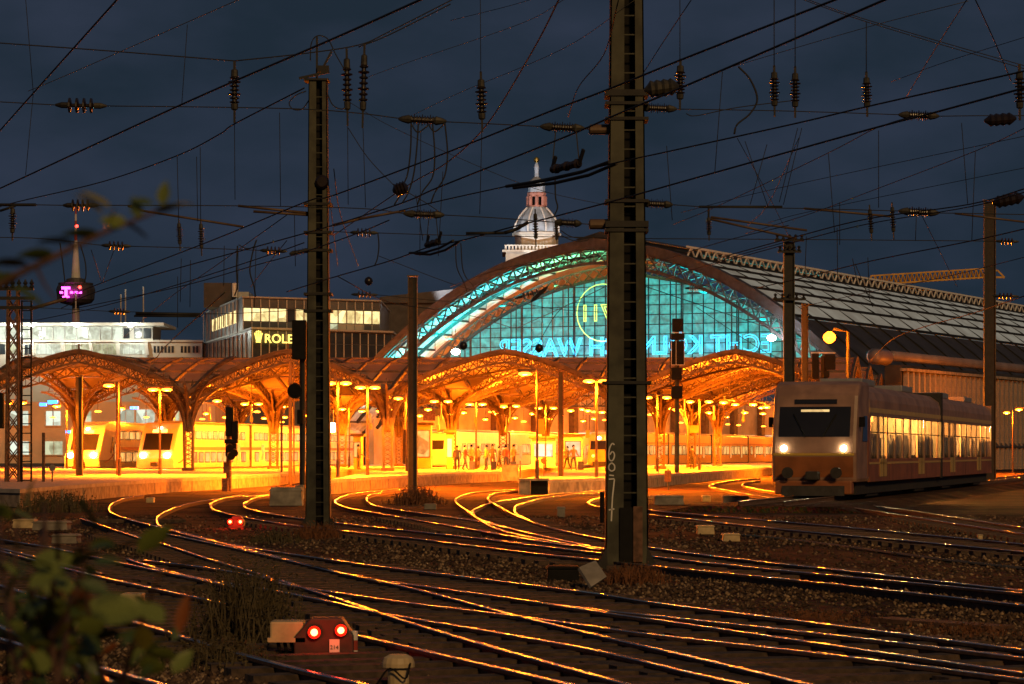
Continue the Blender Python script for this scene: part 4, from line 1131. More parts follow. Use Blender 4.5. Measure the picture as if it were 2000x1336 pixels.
for px, py, D, lab in ((720,549,60,'small black ball on a wire above the office roof'),(1053,680,60,'small black ball before the cyan lettering'),(905,675,60,'small black ball at left of glass gable')):
    p = P(px,py,D); tag(obj('wire_ball', MB().lathe(p+Vector((0,0,.1)),p-Vector((0,0,.1)),[(0,.02),(.2,.08),(.5,.1),(.8,.08),(1,.02)],12), M['porc'], smooth=True), lab, 'ball')
for py, lab in ((253,'upper'),(438,'lower')):
    p, q = P(1150,py,D1), P(1196,py,D1)
    t = thing('tension_spring', '%s yellowish spring housing strapped to the near mast' % lab, 'spring housing', tuple(p), 'spring housings on the near mast')
    obj('housing', MB().lathe(p, q, [(0,.05),(.06,.085),(.85,.085),(.9,.10),(1,.10)],12), M['tan'], t)
    obj('rod', MB().bar(q, P(1240,py,D1), .03), M['steel_dark'], t)

# ================================================================== overhead wires
def wire(r, pts, wpx, m='wire', nm='wire', n=6):
    pts = [Vector(p) for p in pts]
    D = sum(p.y for p in pts)/len(pts)
    return obj(nm, MB().tube([Vector(t) for t in spl([tuple(p) for p in pts], n)], max(.004, wpx/2*D/F), 6), M[m], r, smooth=True)
def line_thing(nm, lab, p): return thing(nm, lab, 'overhead line', tuple(p), 'overhead contact lines')
ZM, ZC = 7.3, 5.5
LINES = [  # label, z, width, points, material, droppers [(top, bottom)]
 ('steep overhead wire crossing the upper left corner', 6.6, 3.4, [(-60,322),(0,255),(65,182),(228,0),(270,-48)], 'wire', [((47,-40),(65,182)),((65,182),(50,342))]),
 ('thick contact wire rising from left edge to the picture top', ZC, 3.8, [(-80,405),(0,368),(355,204),(650,76),(820,0),(900,-35)], 'wire', [((366,48),(355,204))]),
 ('faint pale wire in the upper left sky', 9.0, 1.6, [(55,178),(141,142),(464,0),(560,-42)], 'wire_pale', []),
 ('sagging messenger wire running up to the second mast head', ZM, 2.4, [(-40,415),(35,394),(200,355),(346,304),(429,262),(458,242),(594,172)], 'wire', [((346,306),(349,430)),((384,306),(386,432)),((391,288),(392,430)),((458,242),(459,390)),((546,220),(548,404))]),
 ('long contact wire through the middle from television tower upward', ZC, 3.0, [(150,572),(200,552),(418,468),(598,394),(650,382),(875,297),(1068,220),(1184,176),(1350,109),(1630,0),(1720,-35)], 'wire', [((1512,-10),(1512,130)),((1553,-10),(1553,132)),((1692,42),(1692,142)),((938,-10),(939,142)),((679,247),(680,400)),((709,250),(714,405)),((822,255),(820,500)),((1328,0),(1328,118))]),
 ('second long contact wire passing behind the near mast', ZC, 3.0, [(120,602),(204,565),(594,456),(650,440),(784,397),(861,364),(1100,269),(1211,221),(1350,163),(1727,0),(1790,-28)], 'wire', [((941,258),(937,418)),((1411,140),(1396,338)),((465,490),(464,650)),((500,482),(497,600))]),
 ('curved messenger wire falling steeply from the picture top', ZM, 2.6, [(1105,-35),(1091,0),(1037,105),(949,246),(875,316),(808,355),(740,400),(650,461)], 'wire', [((865,335),(856,500)),((812,380),(826,470))]),
 ('wire through the section insulator to the upper right edge', ZC, 3.0, [(780,412),(843,396),(989,364),(1090,344),(1211,316),(1300,297),(1546,243),(1699,207),(2000,139),(2060,124)], 'wire', [((1455,276),(1500,404)),((1618,300),(1630,455)),((1498,282),(1465,400)),((1566,250),(1530,400)),((1558,250),(1522,395))]),
 ('wire from the dome to the right edge below the crossing cables', ZC, 3.0, [(560,570),(650,542),(760,510),(840,482),(900,470),(1005,442),(1079,424),(1211,389),(1350,350),(1697,253),(1817,222),(2000,172),(2060,156)], 'wire', [((1302,285),(1313,430)),((1878,240),(1890,398)),((1716,255),(1716,406))]),
 ('thin wire fanning out above the hall roof', 6.6, 1.6, [(1316,438),(1405,401),(1617,299),(1712,250),(1800,222)], 'wire', [((1905,296),(1898,470))]),
 ('thin wire high above the hall lantern', 6.6, 1.5, [(1455,457),(1581,418),(1683,380),(1905,295),(2010,246)], 'wire', [((1640,395),(1640,478))]),
 ('faint straight wire towards the right edge', 7.0, 1.2, [(1330,415),(1518,368),(2010,264)], 'wire', []),
 ('thin wire ending low at the right edge', 6.0, 1.2, [(1500,435),(1592,411),(2010,326)], 'wire', []),
 ('twin wires rising past the dark mast top', ZC, 2.4, [(1400,505),(1560,461),(1697,427),(1894,399),(2010,366)], 'wire', [((1790,413),(1788,470)),((1575,462),(1572,540)),((1635,445),(1636,540))]),
 ('lower twin wire rising past the dark mast', 5.3, 2.0, [(1380,520),(1560,471),(1697,437),(1894,404),(2010,373)], 'wire', []),
 ('low wire crossing above the crane jib', ZC, 2.2, [(1480,562),(1571,542),(1700,510),(1900,470),(2010,445)], 'wire', [((1665,505),(1676,560)),((1695,503),(1698,580)),((1670,515),(1705,600))]),
 ('thin wire before the hall arch left of the mast', ZC, 2.0, [(150,602),(350,560),(492,520),(594,492),(700,455),(760,430)], 'wire', [((575,420),(577,520))]),
 ('thin wire over the left canopy vault', ZC, 1.8, [(60,628),(200,598),(350,555),(520,500),(594,474)], 'wire', [((347,540),(347,640)),((438,480),(437,560)),((354,505),(352,590)),((372,508),(371,600))]),
 ('faint pale wire from centre to the near mast', 9.0, 1.2, [(720,150),(808,118),(1020,45),(1100,0),(1150,-25)], 'wire_pale', []),
 ('second faint pale wire left of the near mast', 9.0, 1.2, [(808,224),(900,180),(1100,95),(1240,0)], 'wire_pale', []),
 ('wire sweeping in beside the near mast from the picture top', ZM, 2.2, [(1208,0),(1180,105),(1130,170),(1110,228)], 'wire', []),
 ('thin stay wire from the top right of the near mast', ZM, 2.0, [(1350,0),(1300,75),(1255,145)], 'wire', []),
 ('left stay of the inverted V at upper right', 8.0, 2.0, [(1891,-5),(1830,90),(1771,188)], 'wire', []),
 ('right stay of the inverted V at upper right', 8.0, 2.4, [(1903,-5),(1940,75),(1975,158)], 'wire', []),
 ('thin wire climbing to the inverted V', 8.0, 1.4, [(1400,140),(1441,127),(1694,53),(1891,2)], 'wire_pale', []),
 ('lowest wire before the left canopy vault with a white rod', 5.0, 1.8, [(260,770),(305,700),(330,670),(385,620),(440,570)], 'wire_pale', []),
]
for lab, z, w, pts, m, drops in LINES:
    pp = [Z(x,y,z) for x,y in pts]
    r = line_thing('overhead_line', lab, pp[0])
    wire(r, pp, w, m)
    for (tx,ty),(bx,by) in drops:
        # the dropper hangs in the depth of the wire where it meets it
        k = min(range(len(pts)), key=lambda i: min(abs(pts[i][0]-tx)+abs(pts[i][1]-ty), abs(pts[i][0]-bx)+abs(pts[i][1]-by)))
        D = min(pp[k].y, 70)
        wire(r, [P(tx,ty,D), P(bx,by,D)], 1.5, 'wire', 'dropper', 2)
SPANS = [
 ('head span wire sagging across the upper left sky', D1, 2.6, [[(-40,80),(0,84),(220,100),(458,119)],[(458,119),(590,105),(700,88),(760,62),(886,-2)],[(700,92),(760,68),(880,8)]]),
 ('upper cross span wire from left edge to the near mast', D1, 2.2, [[(-40,198),(0,199),(108,205)],[(208,207),(400,209),(590,213),(700,221),(778,231)],[(872,238),(960,242),(1055,247)],[(1142,251),(1152,253)]]),
 ('upper cross span wire right of the near mast', D1, 2.0, [[(1322,213),(1500,216),(1640,220),(1755,224)],[(1834,227),(1920,226),(2040,226)],[(1340,222),(1360,226),(1440,210),(1560,195)]]),
 ('lower cross span wire from left edge to the near mast', D1, 2.0, [[(-40,398),(123,401)],[(192,401),(460,402),(700,407),(788,417)],[(868,420),(960,425),(1083,434)],[(1136,437),(1150,438)]]),
 ('lower cross span wire right of the near mast', D1, 2.0, [[(1314,400),(1400,405),(1560,407),(1755,412)],[(1834,416),(1900,417),(2040,420)]]),
 ('cross span wire at the second mast', D2, 1.8, [[(-40,463),(80,466),(198,479)],[(256,481),(400,485),(508,489)],[(650,452),(684,454)],[(738,455),(900,460),(1180,464)],[(1260,466),(1600,468),(1944,471)]]),
 ('low cross span wire over the white office block', 85, 1.4, [[(60,600),(212,608)],[(254,609),(420,613),(600,605)],[(738,576),(900,590),(1005,583)]]),
 ('crossing pair of cables at upper right', 55, 1.8, [[(1540,-14),(1571,0),(1669,35),(1828,84),(2010,137)],[(1545,-16),(1580,0),(1675,33),(1835,81),(2010,131)]]),
 ('thin falling cable left of the near mast', 55, 1.2, [[(683,200),(760,245),(900,310),(1050,370),(1180,400)]]),
 ('wire running over the left foot of the glass gable', 90, 1.4, [[(740,500),(900,560),(1060,600),(1180,610)],[(1040,690),(1100,600),(1180,590)],[(1360,600),(1500,690),(1560,700)]]),
]
for lab, D, w, segs in SPANS:
    r = thing('cross_span', lab, 'wire', tuple(P(segs[0][0][0],segs[0][0][1],D)), 'cross span wires')
    for s in segs: wire(r, [P(x,y,D) for x,y in s], w)
CABLES = [
 ('hanging cable loop, leftmost below the strain insulator', 42, 3.2, [(803,240),(802,290),(796,340),(785,366),(782,380),(770,400)]),
 ('hanging cable loop, second below the strain insulator', 42, 3.2, [(817,242),(814,290),(808,340),(798,375),(786,396)]),
 ('hanging cable loop, third below the strain insulator', 42, 3.2, [(845,242),(849,300),(845,345),(825,375),(815,400)]),
 ('hanging cable loop, rightmost below the strain insulator', 42, 3.2, [(869,240),(874,300),(868,345),(850,375),(841,398)]),
 ('short drooping jumper under the strain insulator', 42, 3.0, [(803,242),(815,258),(830,250),(838,243)]),
 ('second drooping jumper under the strain insulator', 42, 3.0, [(838,246),(848,257),(860,250),(868,241)]),
 ('bowed thick jumper cable right of the near mast', 36, 4.0, [(1442,130),(1465,155),(1479,193),(1465,222),(1440,243),(1434,262)]),
 ('jumper hanging beside the dome', 40, 3.0, [(1084,345),(1085,385),(1089,405),(1082,422)]),
 ('slack loop beside the second mast head, left', D2, 2.4, [(598,178),(580,185),(565,200),(572,213),(590,213),(604,195)]),
 ('tall arched loop on the second mast head', D2, 2.4, [(606,118),(608,85),(620,70),(640,76),(655,105),(675,140)]),
 ('slack loop right of the second mast head', D2, 2.4, [(638,180),(650,205),(668,213),(680,205)]),
 ('dark hanging cable above the lit office floor, left', 60, 3.0, [(464,480),(462,520),(463,560),(458,578)]),
 ('dark hanging cable above the lit office floor, right', 60, 3.0, [(500,470),(492,500),(488,530),(496,560),(499,580)]),
 ('loop joining the two dark office cables', 60, 2.2, [(466,478),(480,485),(495,482),(502,468)]),
 ('upper slack cable right of the dome', D1, 2.0, [(1095,450),(1115,462),(1140,465),(1162,458)]),
 ('lower slack cable right of the dome', D1, 2.0, [(1096,460),(1120,470),(1145,470),(1150,466)]),
 ('dark cable by the television tower, left', 60, 2.6, [(117,474),(122,510),(127,552)]),
 ('dark cable by the television tower, right', 60, 2.6, [(157,478),(166,510),(168,535),(165,552)]),
 ('slack cable pair left of the glass gable', 60, 2.2, [(890,470),(892,520),(905,550),(912,570)]),
 ('second slack cable left of the glass gable', 60, 2.2, [(900,475),(905,530),(925,560)]),
 ('hanging cable before the hall arch near second mast', 60, 2.6, [(738,455),(740,480),(737,505),(731,520)]),
 ('steep stay from the cable insulators to the round insulator', 40, 1.8, [(680,250),(720,310),(775,368)]),
 ('stay continuing to the lower strain insulator', 40, 1.8, [(790,372),(830,395),(860,415)]),
]
for lab, D, w, pts in CABLES:
    o = wire(None, [P(x,y,D) for x,y in pts], w, 'wire', 'hanging_cable'); tag(o, lab, 'cable', 'slack hanging cables')
# registration arms, section insulators
def arm(lab, D, bars, m='tan'):
    r = thing('registration_arm', lab, 'bracket arm', tuple(P(bars[0][0][0],bars[0][0][1],D)), 'tubular registration arms')
    for a, b, w in bars: obj('tube', MB().tube([P(a[0],a[1],D),P(b[0],b[1],D)], w/2*D/F, 8), M[m], r, smooth=True)
arm('black bracket arm cut by the left edge', D2, [((-20,400),(70,400),6),((0,412),(30,402),5)], 'steel_dark')
arm('twin tubes reaching left from the second mast', D2, [((465,402),(602,416),5),((495,413),(602,420),5)])
arm('long tube falling from the twig towards the second mast', D2, [((250,402),(280,412),5),((280,412),(475,443),4.5)])
arm('pale tube rising right of the second mast', D1, [((650,440),(700,428),6),((700,428),(792,411),5)])
arm('horizontal tube on the bracket right of the near mast', D2, [((1365,404),(1528,404),5),((1384,404),(1384,428),4)], 'steel_dark')
arm('two long rusty tubes sloping down right of the near mast', D2, [((1388,424),(1576,450),4.5),((1388,428),(1555,466),4.5)])
arm('tube above the hall ridge', D2, [((1570,407),(1742,423),4.5)])
arm('rusty tube beside the dark mast top', D2, [((1865,417),(2020,436),4)])
arm('thick black bar before the church dome', D1, [((910,456),(985,455),6),((985,455),(1008,448),7),((1008,448),(1032,434),7)], 'steel_dark')
arm('dark tube above the white office block', 85, [((265,612),(392,614),6),((262,617),(392,618),4)], 'steel_dark')
arm('shiny tube leaving the lattice mast', 100, [((58,604),(130,583),7)])
def section_insulator(lab, pts, D0, k=1.0):
    p = [Z(x,y,ZC) for x,y in pts]
    r = thing('section_insulator', lab, 'section insulator', tuple(p[0]), 'section insulators in the contact wire')
    dn = Vector((0,0,-.06*k))
    obj('runner', MB().tube([p[0], p[1]+dn, p[2]+dn, p[3]], .022*k, 8), M['steel_dark'], r)
    obj('runner', MB().tube([p[0]+Vector((.1,.2,0)), p[1]+dn*1.3+Vector((.1,.2,0)), p[2]+dn*1.3+Vector((.1,.2,0)), p[3]+Vector((.1,.2,0))], .022*k, 8), M['steel_dark'], r)
    a = p[1]+(p[2]-p[1])*.15+Vector((0,0,.06*k)); b = p[1]+(p[2]-p[1])*.95+Vector((0,0,.06*k))
    obj('rod', MB().lathe(a, b, sheds(8,.035*k,.065*k),10), M['porc'], r)
    for q in (a,b): obj('horn', MB().bar(q, q+Vector((.05,-.1,.16*k)), .03,.05), M['steel_dark'], r)
    obj('hanger', MB().bar(a, a+Vector((.05,0,.5)), .015), M['wire'], r); obj('hanger', MB().bar(b, b+Vector((-.05,0,.5)), .015), M['wire'], r)
section_insulator('long black section insulator over the church spire', [(989,364),(1068,343),(1135,327),(1190,316)], 28)
section_insulator('section insulator before the sky left of the dome', [(800,494),(828,487),(858,478),(885,470)], 40)

for lab, z, w, pts in [
 ('left leg of the V shaped dropper beside the television tower', 6.6, 1.3, [(178,488),(198,550)]), ('right leg of the V shaped dropper beside the television tower', 6.6, 1.3, [(222,490),(200,552)]),
 ('slanting stay left of the second mast above the offices', 6.6, 1.6, [(560,470),(520,520),(490,560)]), ('thin pale wire rising over the white office', 7.0, 1.3, [(240,660),(320,590),(420,520),(560,420)]),
 ('thin wire falling right of the second mast', 7.0, 1.6, [(652,330),(665,420),(700,520)]), ('second thin wire falling right of the second mast', 7.0, 1.4, [(640,345),(650,440),(660,520)]),
 ('wire sloping down before the left hall arch', 6.0, 1.6, [(660,540),(760,590),(900,612),(1000,640)]), ('thin wire over the gable top left', 6.0, 1.4, [(880,560),(1000,520),(1180,500)]),
 ('thin wire rising from the gable to the near mast', 6.0, 1.4, [(1010,640),(1100,600),(1182,560)]), ('thin wire right of the near mast before the gable', 6.0, 1.5, [(1262,560),(1380,600),(1500,640)]),
 ('rising wire above the right part of the arch', 6.0, 1.5, [(1262,520),(1400,475),(1540,440)]), ('second rising wire above the right part of the arch', 6.0, 1.5, [(1300,545),(1420,505),(1545,470)]),
 ('thin wire low over the hall flank', 6.0, 1.3, [(1560,600),(1700,570),(1850,540),(2010,500)]), ('pale wire crossing the hall flank', 6.0, 1.8, [(1700,705),(1740,665),(1800,640),(1900,612),(2010,575)]),
 ('thin dark wire high at the far right', 7.0, 1.3, [(1740,160),(1850,120),(2010,70)]), ('thin wire across the top centre', 8.5, 1.2, [(880,40),(1000,10),(1080,-15)]),
 ('slanting thin wire at mid right', 6.6, 1.3, [(1440,270),(1500,380),(1540,460)]), ('second slanting thin wire at mid right', 6.6, 1.3, [(1560,270),(1500,400),(1460,440)]),
 ('stay wire falling left of the dark mast', 6.6, 1.3, [(1800,420),(1840,500),(1870,560)]), ('thin wire low over the first vault', 5.6, 1.3, [(40,690),(160,720),(330,745)]) ]:
    tag(wire(None, [Z(x,y,z) for x,y in pts], w, 'wire', 'thin_wire', 4), lab, 'wire', 'thin overhead wires')
# ================================================================== city behind the station
def pbox(px0, px1, py_top, py_bot, D0, D1, mb=None):
    mb = mb or MB(); a, b = P(px0,py_bot,D0), P(px1,py_top,D0)
    return mb.box(a.x, b.x, D0, D1, a.z, b.z)
M['facade'] = mat('white office facade', (.50,.50,.45), .7, 0, .12, .3)
M['facade_lit'] = mat('cream rendered facade', (.50,.46,.37), .8, 0, .2, .4)
M['coolwin'] = litwin('cool lit office window', (.90,1.0,.80), .75, .55, .45)
M['coolwin2'] = litwin('pale yellow office window', (.92,.95,.58), .55, .6, .4)
M['darkglass'] = mat('dark curtain wall glass', (.035,.045,.055), .18, 0, .4, .4)
M['greyglass'] = mat('grey panel glass', (.10,.115,.12), .35, 0, .35, .3)
M['alu'] = mat('aluminium mullion', (.40,.40,.37), .5, .4, .2, 1)
M['warmwin'] = litwin('warm lit office window', (1.0,.80,.34), 1.3, .45, .4)
M['gold'] = emis('gold sign letters', (1.0,.78,.16), 1.3)
# --- white office block, left
D = 420
wo_ = thing('white_office', 'long white office block with brightly lit upper floors at left', 'office building', tuple(P(150,883,D)))
obj('wall', pbox(-260,395,668,900,D,D+14), M['facade'], wo_)
obj('penthouse_wall', pbox(-260,298,636,667.5,D+3,D+13), M['facade'], wo_)
obj('roof_slab', pbox(-270,320,630,636,D-.5,D+15), M['facade'], wo_, bevel=.05)
obj('parapet', pbox(-262,396,664,668,D-.3,D+.3), M['facade'], wo_)
for x0 in range(-240, 230, 23):
    f = obj('window', pbox(x0,x0+20,639,663,D+2.9,D+3.05), M['coolwin'], wo_)
    obj('window_frame', pbox(x0+20.2,x0+21.6,638,664,D+2.8,D+3.0), M['alu'], f)
for x0 in (238, 262, 280): obj('window', pbox(x0,x0+15,641,661,D+2.9,D+3.05), M['darkglass'], wo_)
for k, (x0, x1, mm) in enumerate(((-100,-20,'coolwin'),(-12,10,'darkglass'),(14,38,'coolwin2'),(48,62,'darkglass'),(70,120,'coolwin'),(128,176,'coolwin2'),(182,228,'coolwin2'),(234,282,'coolwin'))):
    f = obj('window', pbox(x0,x1,672,692,D-.06,D+.1), M[mm], wo_)
    n = max(2,int((x1-x0)/9))
    for q in range(1,n): obj('glazing_bar', pbox(x0+(x1-x0)*q/n-.4,x0+(x1-x0)*q/n+.4,672,692,D-.12,D-.06), M['alu'], f)
for x0 in (300,307,314,321,328,335,353,360,367,376,383): obj('window', pbox(x0,x0+4.5,676,689,D-.06,D+.1), M['darkglass'], wo_)
for x0 in (64,122,178,230,287): obj('pier', MB().prism([(P(x0-1,0,D).x,P(0,694,D).z),(P(x0+5,0,D).x,P(0,694,D).z),(P(x0+2,0,D).x,P(0,669,D).z),(P(x0-4,0,D).x,P(0,669,D).z)],'y',D-.5,D), M['facade'], wo_)
for k, x0 in enumerate((20, 62, 150, 255)):  # made-up lamps, added to brighten the office facade
    p = P(x0,634,D-.8); s_ = thing('added_facade_lamp', 'added white lamp brightening the white office facade, %s' % ['leftmost','second','third','rightmost'][k], 'lamp', tuple(p), 'added lamps brightening the office facade')
    obj('lens', MB().lathe(p+Vector((0,0,.1)),p-Vector((0,0,.35)),[(0,.2),(.5,.5),(1,.2)],8), M['hallwhite'], s_)
    lamp_light(s_, (0,-1.8,-1.2), 1000, (.95,1,.85))
for k, x0 in enumerate((148,280,236,245)): tag(obj('antenna', MB().tube([P(x0,632,D+6),P(x0,[570,560,575,565][k],D+6)], .12, 5), M['alu']), 'thin rod antenna on the white office roof, %s' % ['below the television tower','rightmost','third from left','second from right'][k], 'antenna', 'roof antennas')
# --- dark modern block with the lit floor
da = thing('dark_office', 'dark glass office block with one lit floor and gold roof edge sign', 'office building', tuple(P(560,883,380)))
cL, cM, cR, cU0, cU1, cU2 = [Vector((v.x, v.y, 0)) for v in (P(396,0,425), P(492,0,372), P(765,0,384), P(400,0,424), P(474,0,380), P(742,0,390))]
def zz(py, D=378): return H+(YH-py)*D/F
def slab(pts, z0, z1, back=30):
    b = [Vector((p.x, p.y+back, 0)) for p in reversed(pts)]
    ring = list(pts)+b; n = len(ring)
    return MB().add([(p.x,p.y,z0) for p in ring]+[(p.x,p.y,z1) for p in ring],[list(reversed(range(n))),list(range(n,2*n))]+[[i,(i+1)%n,n+(i+1)%n,n+i] for i in range(n)])
obj('lower_body', slab([cL,cM,cR],0,zz(647)), M['greyglass'], da)
obj('upper_body', slab([cU0,cU1,cU2],zz(645),zz(580)), M['greyglass'], da)
obj('terrace_edge', slab([cL+Vector((0,-.6,0)),cM+Vector((0,-.6,0)),cR+Vector((.3,-.6,0))],zz(647)+.02,zz(643)), M['alu'], da)
obj('roof_edge', slab([cU0+Vector((0,-.4,0)),cU1+Vector((0,-.4,0)),cU2+Vector((.2,-.4,0))],zz(580)+.01,zz(577)), M['alu'], da)
def face(root, a, b, z0, z1, n, mats, fr=.16, names=('window','mullion'), gap=.06):
    d = (b-a); nrm = Vector((d.y,-d.x,0)).normalized()
    if nrm.y > 0: nrm = -nrm
    up = Vector((0,0,1))
    for k in range(n):
        p, q = a+d*((k+gap)/n), a+d*((k+1-gap)/n)
        m_ = mats[k % len(mats)] if not callable(mats) else mats(k)
        if m_: obj(names[0], MB().hexa([p+nrm*.08+up*z0,q+nrm*.08+up*z0,q+up*z0,p+up*z0,p+nrm*.08+up*z1,q+nrm*.08+up*z1,q+up*z1,p+up*z1]), M[m_], root, fix=True)
        e = a+d*(k/n)
        obj(names[1], MB().bar(e+nrm*.2+up*z0, e+nrm*.2+up*z1, fr, fr), M['alu'], root, fix=False)
face(da, cU1, cU2, zz(625), zz(600), 16, lambda k: 'darkglass' if k in (5,9) else 'warmwin')
face(da, cU0, cU1, zz(625), zz(600), 9, lambda k: None if k < 2 or k > 7 else 'warmwin')
face(da, cU1, cU2, zz(598), zz(582), 16, ['greyglass'], .14, ('parapet_pane','mullion'))
face(da, cU1, cU2, zz(644), zz(627), 16, lambda k: 'coolwin2' if k in (10,) else 'facade_lit' if k in (6,7,11,12,13) else 'greyglass', .12, ('spandrel','mullion'))
face(da, cU0, cU1, zz(644), zz(582), 10, [None], .14)
face(da, cM, cR, zz(700), zz(672), 17, ['darkglass'], .12)
face(da, cM, cR, zz(671), zz(649), 17, lambda k: None if k < 5 else 'darkglass', .12, ('panel','mullion'))
face(da, cL, cM, zz(700), zz(650), 12, ['darkglass'], .12)
obj('plant_room', MB().box(P(398,0,405).x,P(452,0,405).x,405,415,zz(580),zz(560,405)+.6), M['hallroof'], da)
obj('plant_room', MB().box(P(462,0,405).x,P(486,0,405).x,405,412,zz(580),zz(570,405)), M['alu'], da)
for x0 in (457,462): obj('vent_pipe', MB().tube([P(x0,580,400),P(x0,553,400)],.28,8), M['white'], da)
sg = thing('roof_sign', 'gold lit lettering with a crown on the dark office block', 'sign', tuple(P(535,672,370)))
sp = P(516,669,371.2); dv = (cR-cM).normalized()
Xf = Matrix.Translation(sp) @ Matrix(((dv.x,0,0,0),(dv.y,0,-1,0),(0,1,0,0),(0,0,0,1)))
tx = text_mb('ROLEX', 1.75, .15, Matrix.Identity(4), bold=.03)
wmax = max(v.x for v in tx.v)
for k in range(len(tx.v)): tx.v[k] = Xf @ Vector((tx.v[k].x*6.0/wmax, tx.v[k].y, tx.v[k].z))
obj('lettering', tx, M['gold'], sg)
cw = MB()
for a, t_ in ((-.55,1.25),(-.3,1.5),(0,1.6),(.3,1.5),(.55,1.25)):
    cw.bar(Xf @ Vector((-.9+a*.5,.25,0)), Xf @ Vector((-.9+a,t_,0)), .13,.15); cw.lathe(Xf @ Vector((-.9+a,t_,-.1)), Xf @ Vector((-.9+a,t_,.1)), [(0,.1),(.5,.12),(1,.1)],8)
cw.bar(Xf @ Vector((-1.25,.1,0)), Xf @ Vector((-.55,.1,0)), .2,.25)
obj('crown', cw, M['gold'], sg, fix=False)
# --- dark long roof between office and hall
dk = thing('dark_building', 'dark unlit building mass between office block and hall arch', 'building', tuple(P(830,883,430)))
a, b = P(748,580,430), P(930,560,430)
obj('wall', MB().box(a.x,b.x,430,450,0,a.z-1), M['hallroof'], dk)
obj('roof', MB().prism([(a.x-.5,a.z-1),(b.x+.5,a.z-1),(b.x+.5,b.z),(a.x-.5,a.z)],'y',429.5,450.5), M['hallroof'], dk)
# --- television tower
D = 1500
tv = thing('television_tower', 'television tower with magenta lit emblem at far left', 'tower', tuple(P(148,883,D)))
def tvz(py): return H+(YH-py)*D/F
c = P(148,0,D)
def L_(name, prof, m, n=16, root=tv): return obj(name, MB().lathe((c.x,c.y,tvz(prof[0][0])),(c.x,c.y,tvz(prof[-1][0])),[((tvz(y)-tvz(prof[0][0]))/(tvz(prof[-1][0])-tvz(prof[0][0])), r_*D/F) for y,r_ in prof],n), m, root, smooth=False)
L_('shaft', [(900,13),(640,8),(597,7)], M['conc'])
L_('pod', [(597,10),(592,30),(585,36),(566,38),(560,36),(556,33)], M['hallroof'], 24)
L_('upper_deck', [(556,34),(553,34),(552,20),(545,18),(543,10)], M['hallroof'], 24)
L_('upper_shaft', [(543,9),(500,6),(470,3.5)], M['facade'], 12)
for k in range(5):
    y0 = 470-k*13; L_('antenna_section', [(y0,3.0-.3*k),(y0-12.9,2.8-.3*k)], M['dbred'] if k % 2 == 0 else M['facade'], 8)
M['magenta'] = emis('magenta sign', (1.0,.05,.72), 7.0)
M['redlamp'] = emis('red obstruction lamp', (1.0,.03,.02), 10)
def tvb(name, x0,x1,y0,y1,m): return obj(name, pbox(x0,x1,y0,y1,D-14,D-12), m, tv)
tvb('emblem_bar',120,136,560,564.5,M['magenta']); tvb('emblem_stem',126,130.5,565,578,M['magenta']); tvb('emblem_foot',122,134,578.3,581,M['magenta'])
for x0 in (117,137,146,154): tvb('emblem_dot',x0,x0+4.5,569,573,M['magenta'])
for px, py in ((156,561),(150,442)): 
    p = P(px,py,D-14); obj('obstruction_lamp', MB().lathe(p-Vector((0,0,.9)),p+Vector((0,0,.9)),[(0,.2),(.3,.9),(.7,.9),(1,.2)],8), M['redlamp'], tv)
# --- church tower
D = 450
ch = thing('church_tower', 'floodlit church tower with grey dome, red lantern and golden ball', 'church tower', tuple(P(1047,883,D)))
M['slate'] = mat('blue grey dome lead', (.36,.43,.50), .5, .1, .35, .8)
M['redstone'] = mat('red lantern paint', (.42,.18,.13), .7, 0, .3, 1)
M['cream'] = mat('cream tower stone', (.62,.57,.47), .85, 0, .2, .6)
M['goldp'] = mat('gilded ball', (.85,.6,.15), .25, 1, .1)
c = P(1048,0,D)
def cz(py): return H+(YH-py)*D/F
def C_(name, prof, m, n=8): return obj(name, MB().lathe((c.x,c.y,cz(prof[0][0])),(c.x,c.y,cz(prof[-1][0])),[((cz(y)-cz(prof[0][0]))/(cz(prof[-1][0])-cz(prof[0][0])), r_*D/F) for y,r_ in prof],n), m, ch)
hw = 60*D/F
obj('base_block', MB().box(c.x-hw,c.x+hw,c.y-hw,c.y+hw,0,cz(497)), M['cream'], ch)
obj('cornice', MB().box(c.x-hw-.6,c.x+hw+.6,c.y-hw-.6,c.y+hw+.6,cz(497),cz(493)), M['cream'], ch)
bm_ = MB().box(-.16,.16,-.16,.16,0,.7).mesh('baluster'); bm_.materials.append(M['cream']); fixn(bm_)
for k in range(19): link('baluster', bm_, ch, Vector((c.x-hw+k*2*hw/18, c.y-hw, cz(493)))-Vector(ch.location))
obj('balustrade_rail', MB().box(c.x-hw-.2,c.x+hw+.2,c.y-hw-.25,c.y-hw+.2,cz(493)+.7,cz(483)), M['cream'], ch)
C_('drum', [(493,42),(462,42)], M['cream']); C_('drum_cornice', [(462,42),(460,48),(456,48),(455,44)], M['cream'])
C_('dome', [(455,45),(445,45),(438,43),(425,36),(412,25),(405,19)], M['slate'])
for k in range(8):
    an = math.pi/8+k*math.pi/4; pts = [(455,46),(445,46),(438,44),(425,37),(412,26),(406,20)]
    rb = MB(); pp = [Vector((c.x+math.cos(an)*r_*D/F, c.y+math.sin(an)*r_*D/F, cz(y))) for y,r_ in pts]
    rb.tube(pp, .16, 5); obj('dome_rib', rb, M['white'], ch)
C_('lantern_base', [(406,18),(402,18)], M['redstone'])
for k in range(8):
    an = k*math.pi/4; x, y = c.x+math.cos(an)*17*D/F, c.y+math.sin(an)*17*D/F
    obj('lantern_pillar', MB().tube([(x,y,cz(402)),(x,y,cz(384))], .3, 6), M['redstone'], ch)
C_('lantern_core', [(402,9),(384,9)], M['black']); C_('lantern_top', [(385,17),(378,19),(376,17)], M['redstone'])
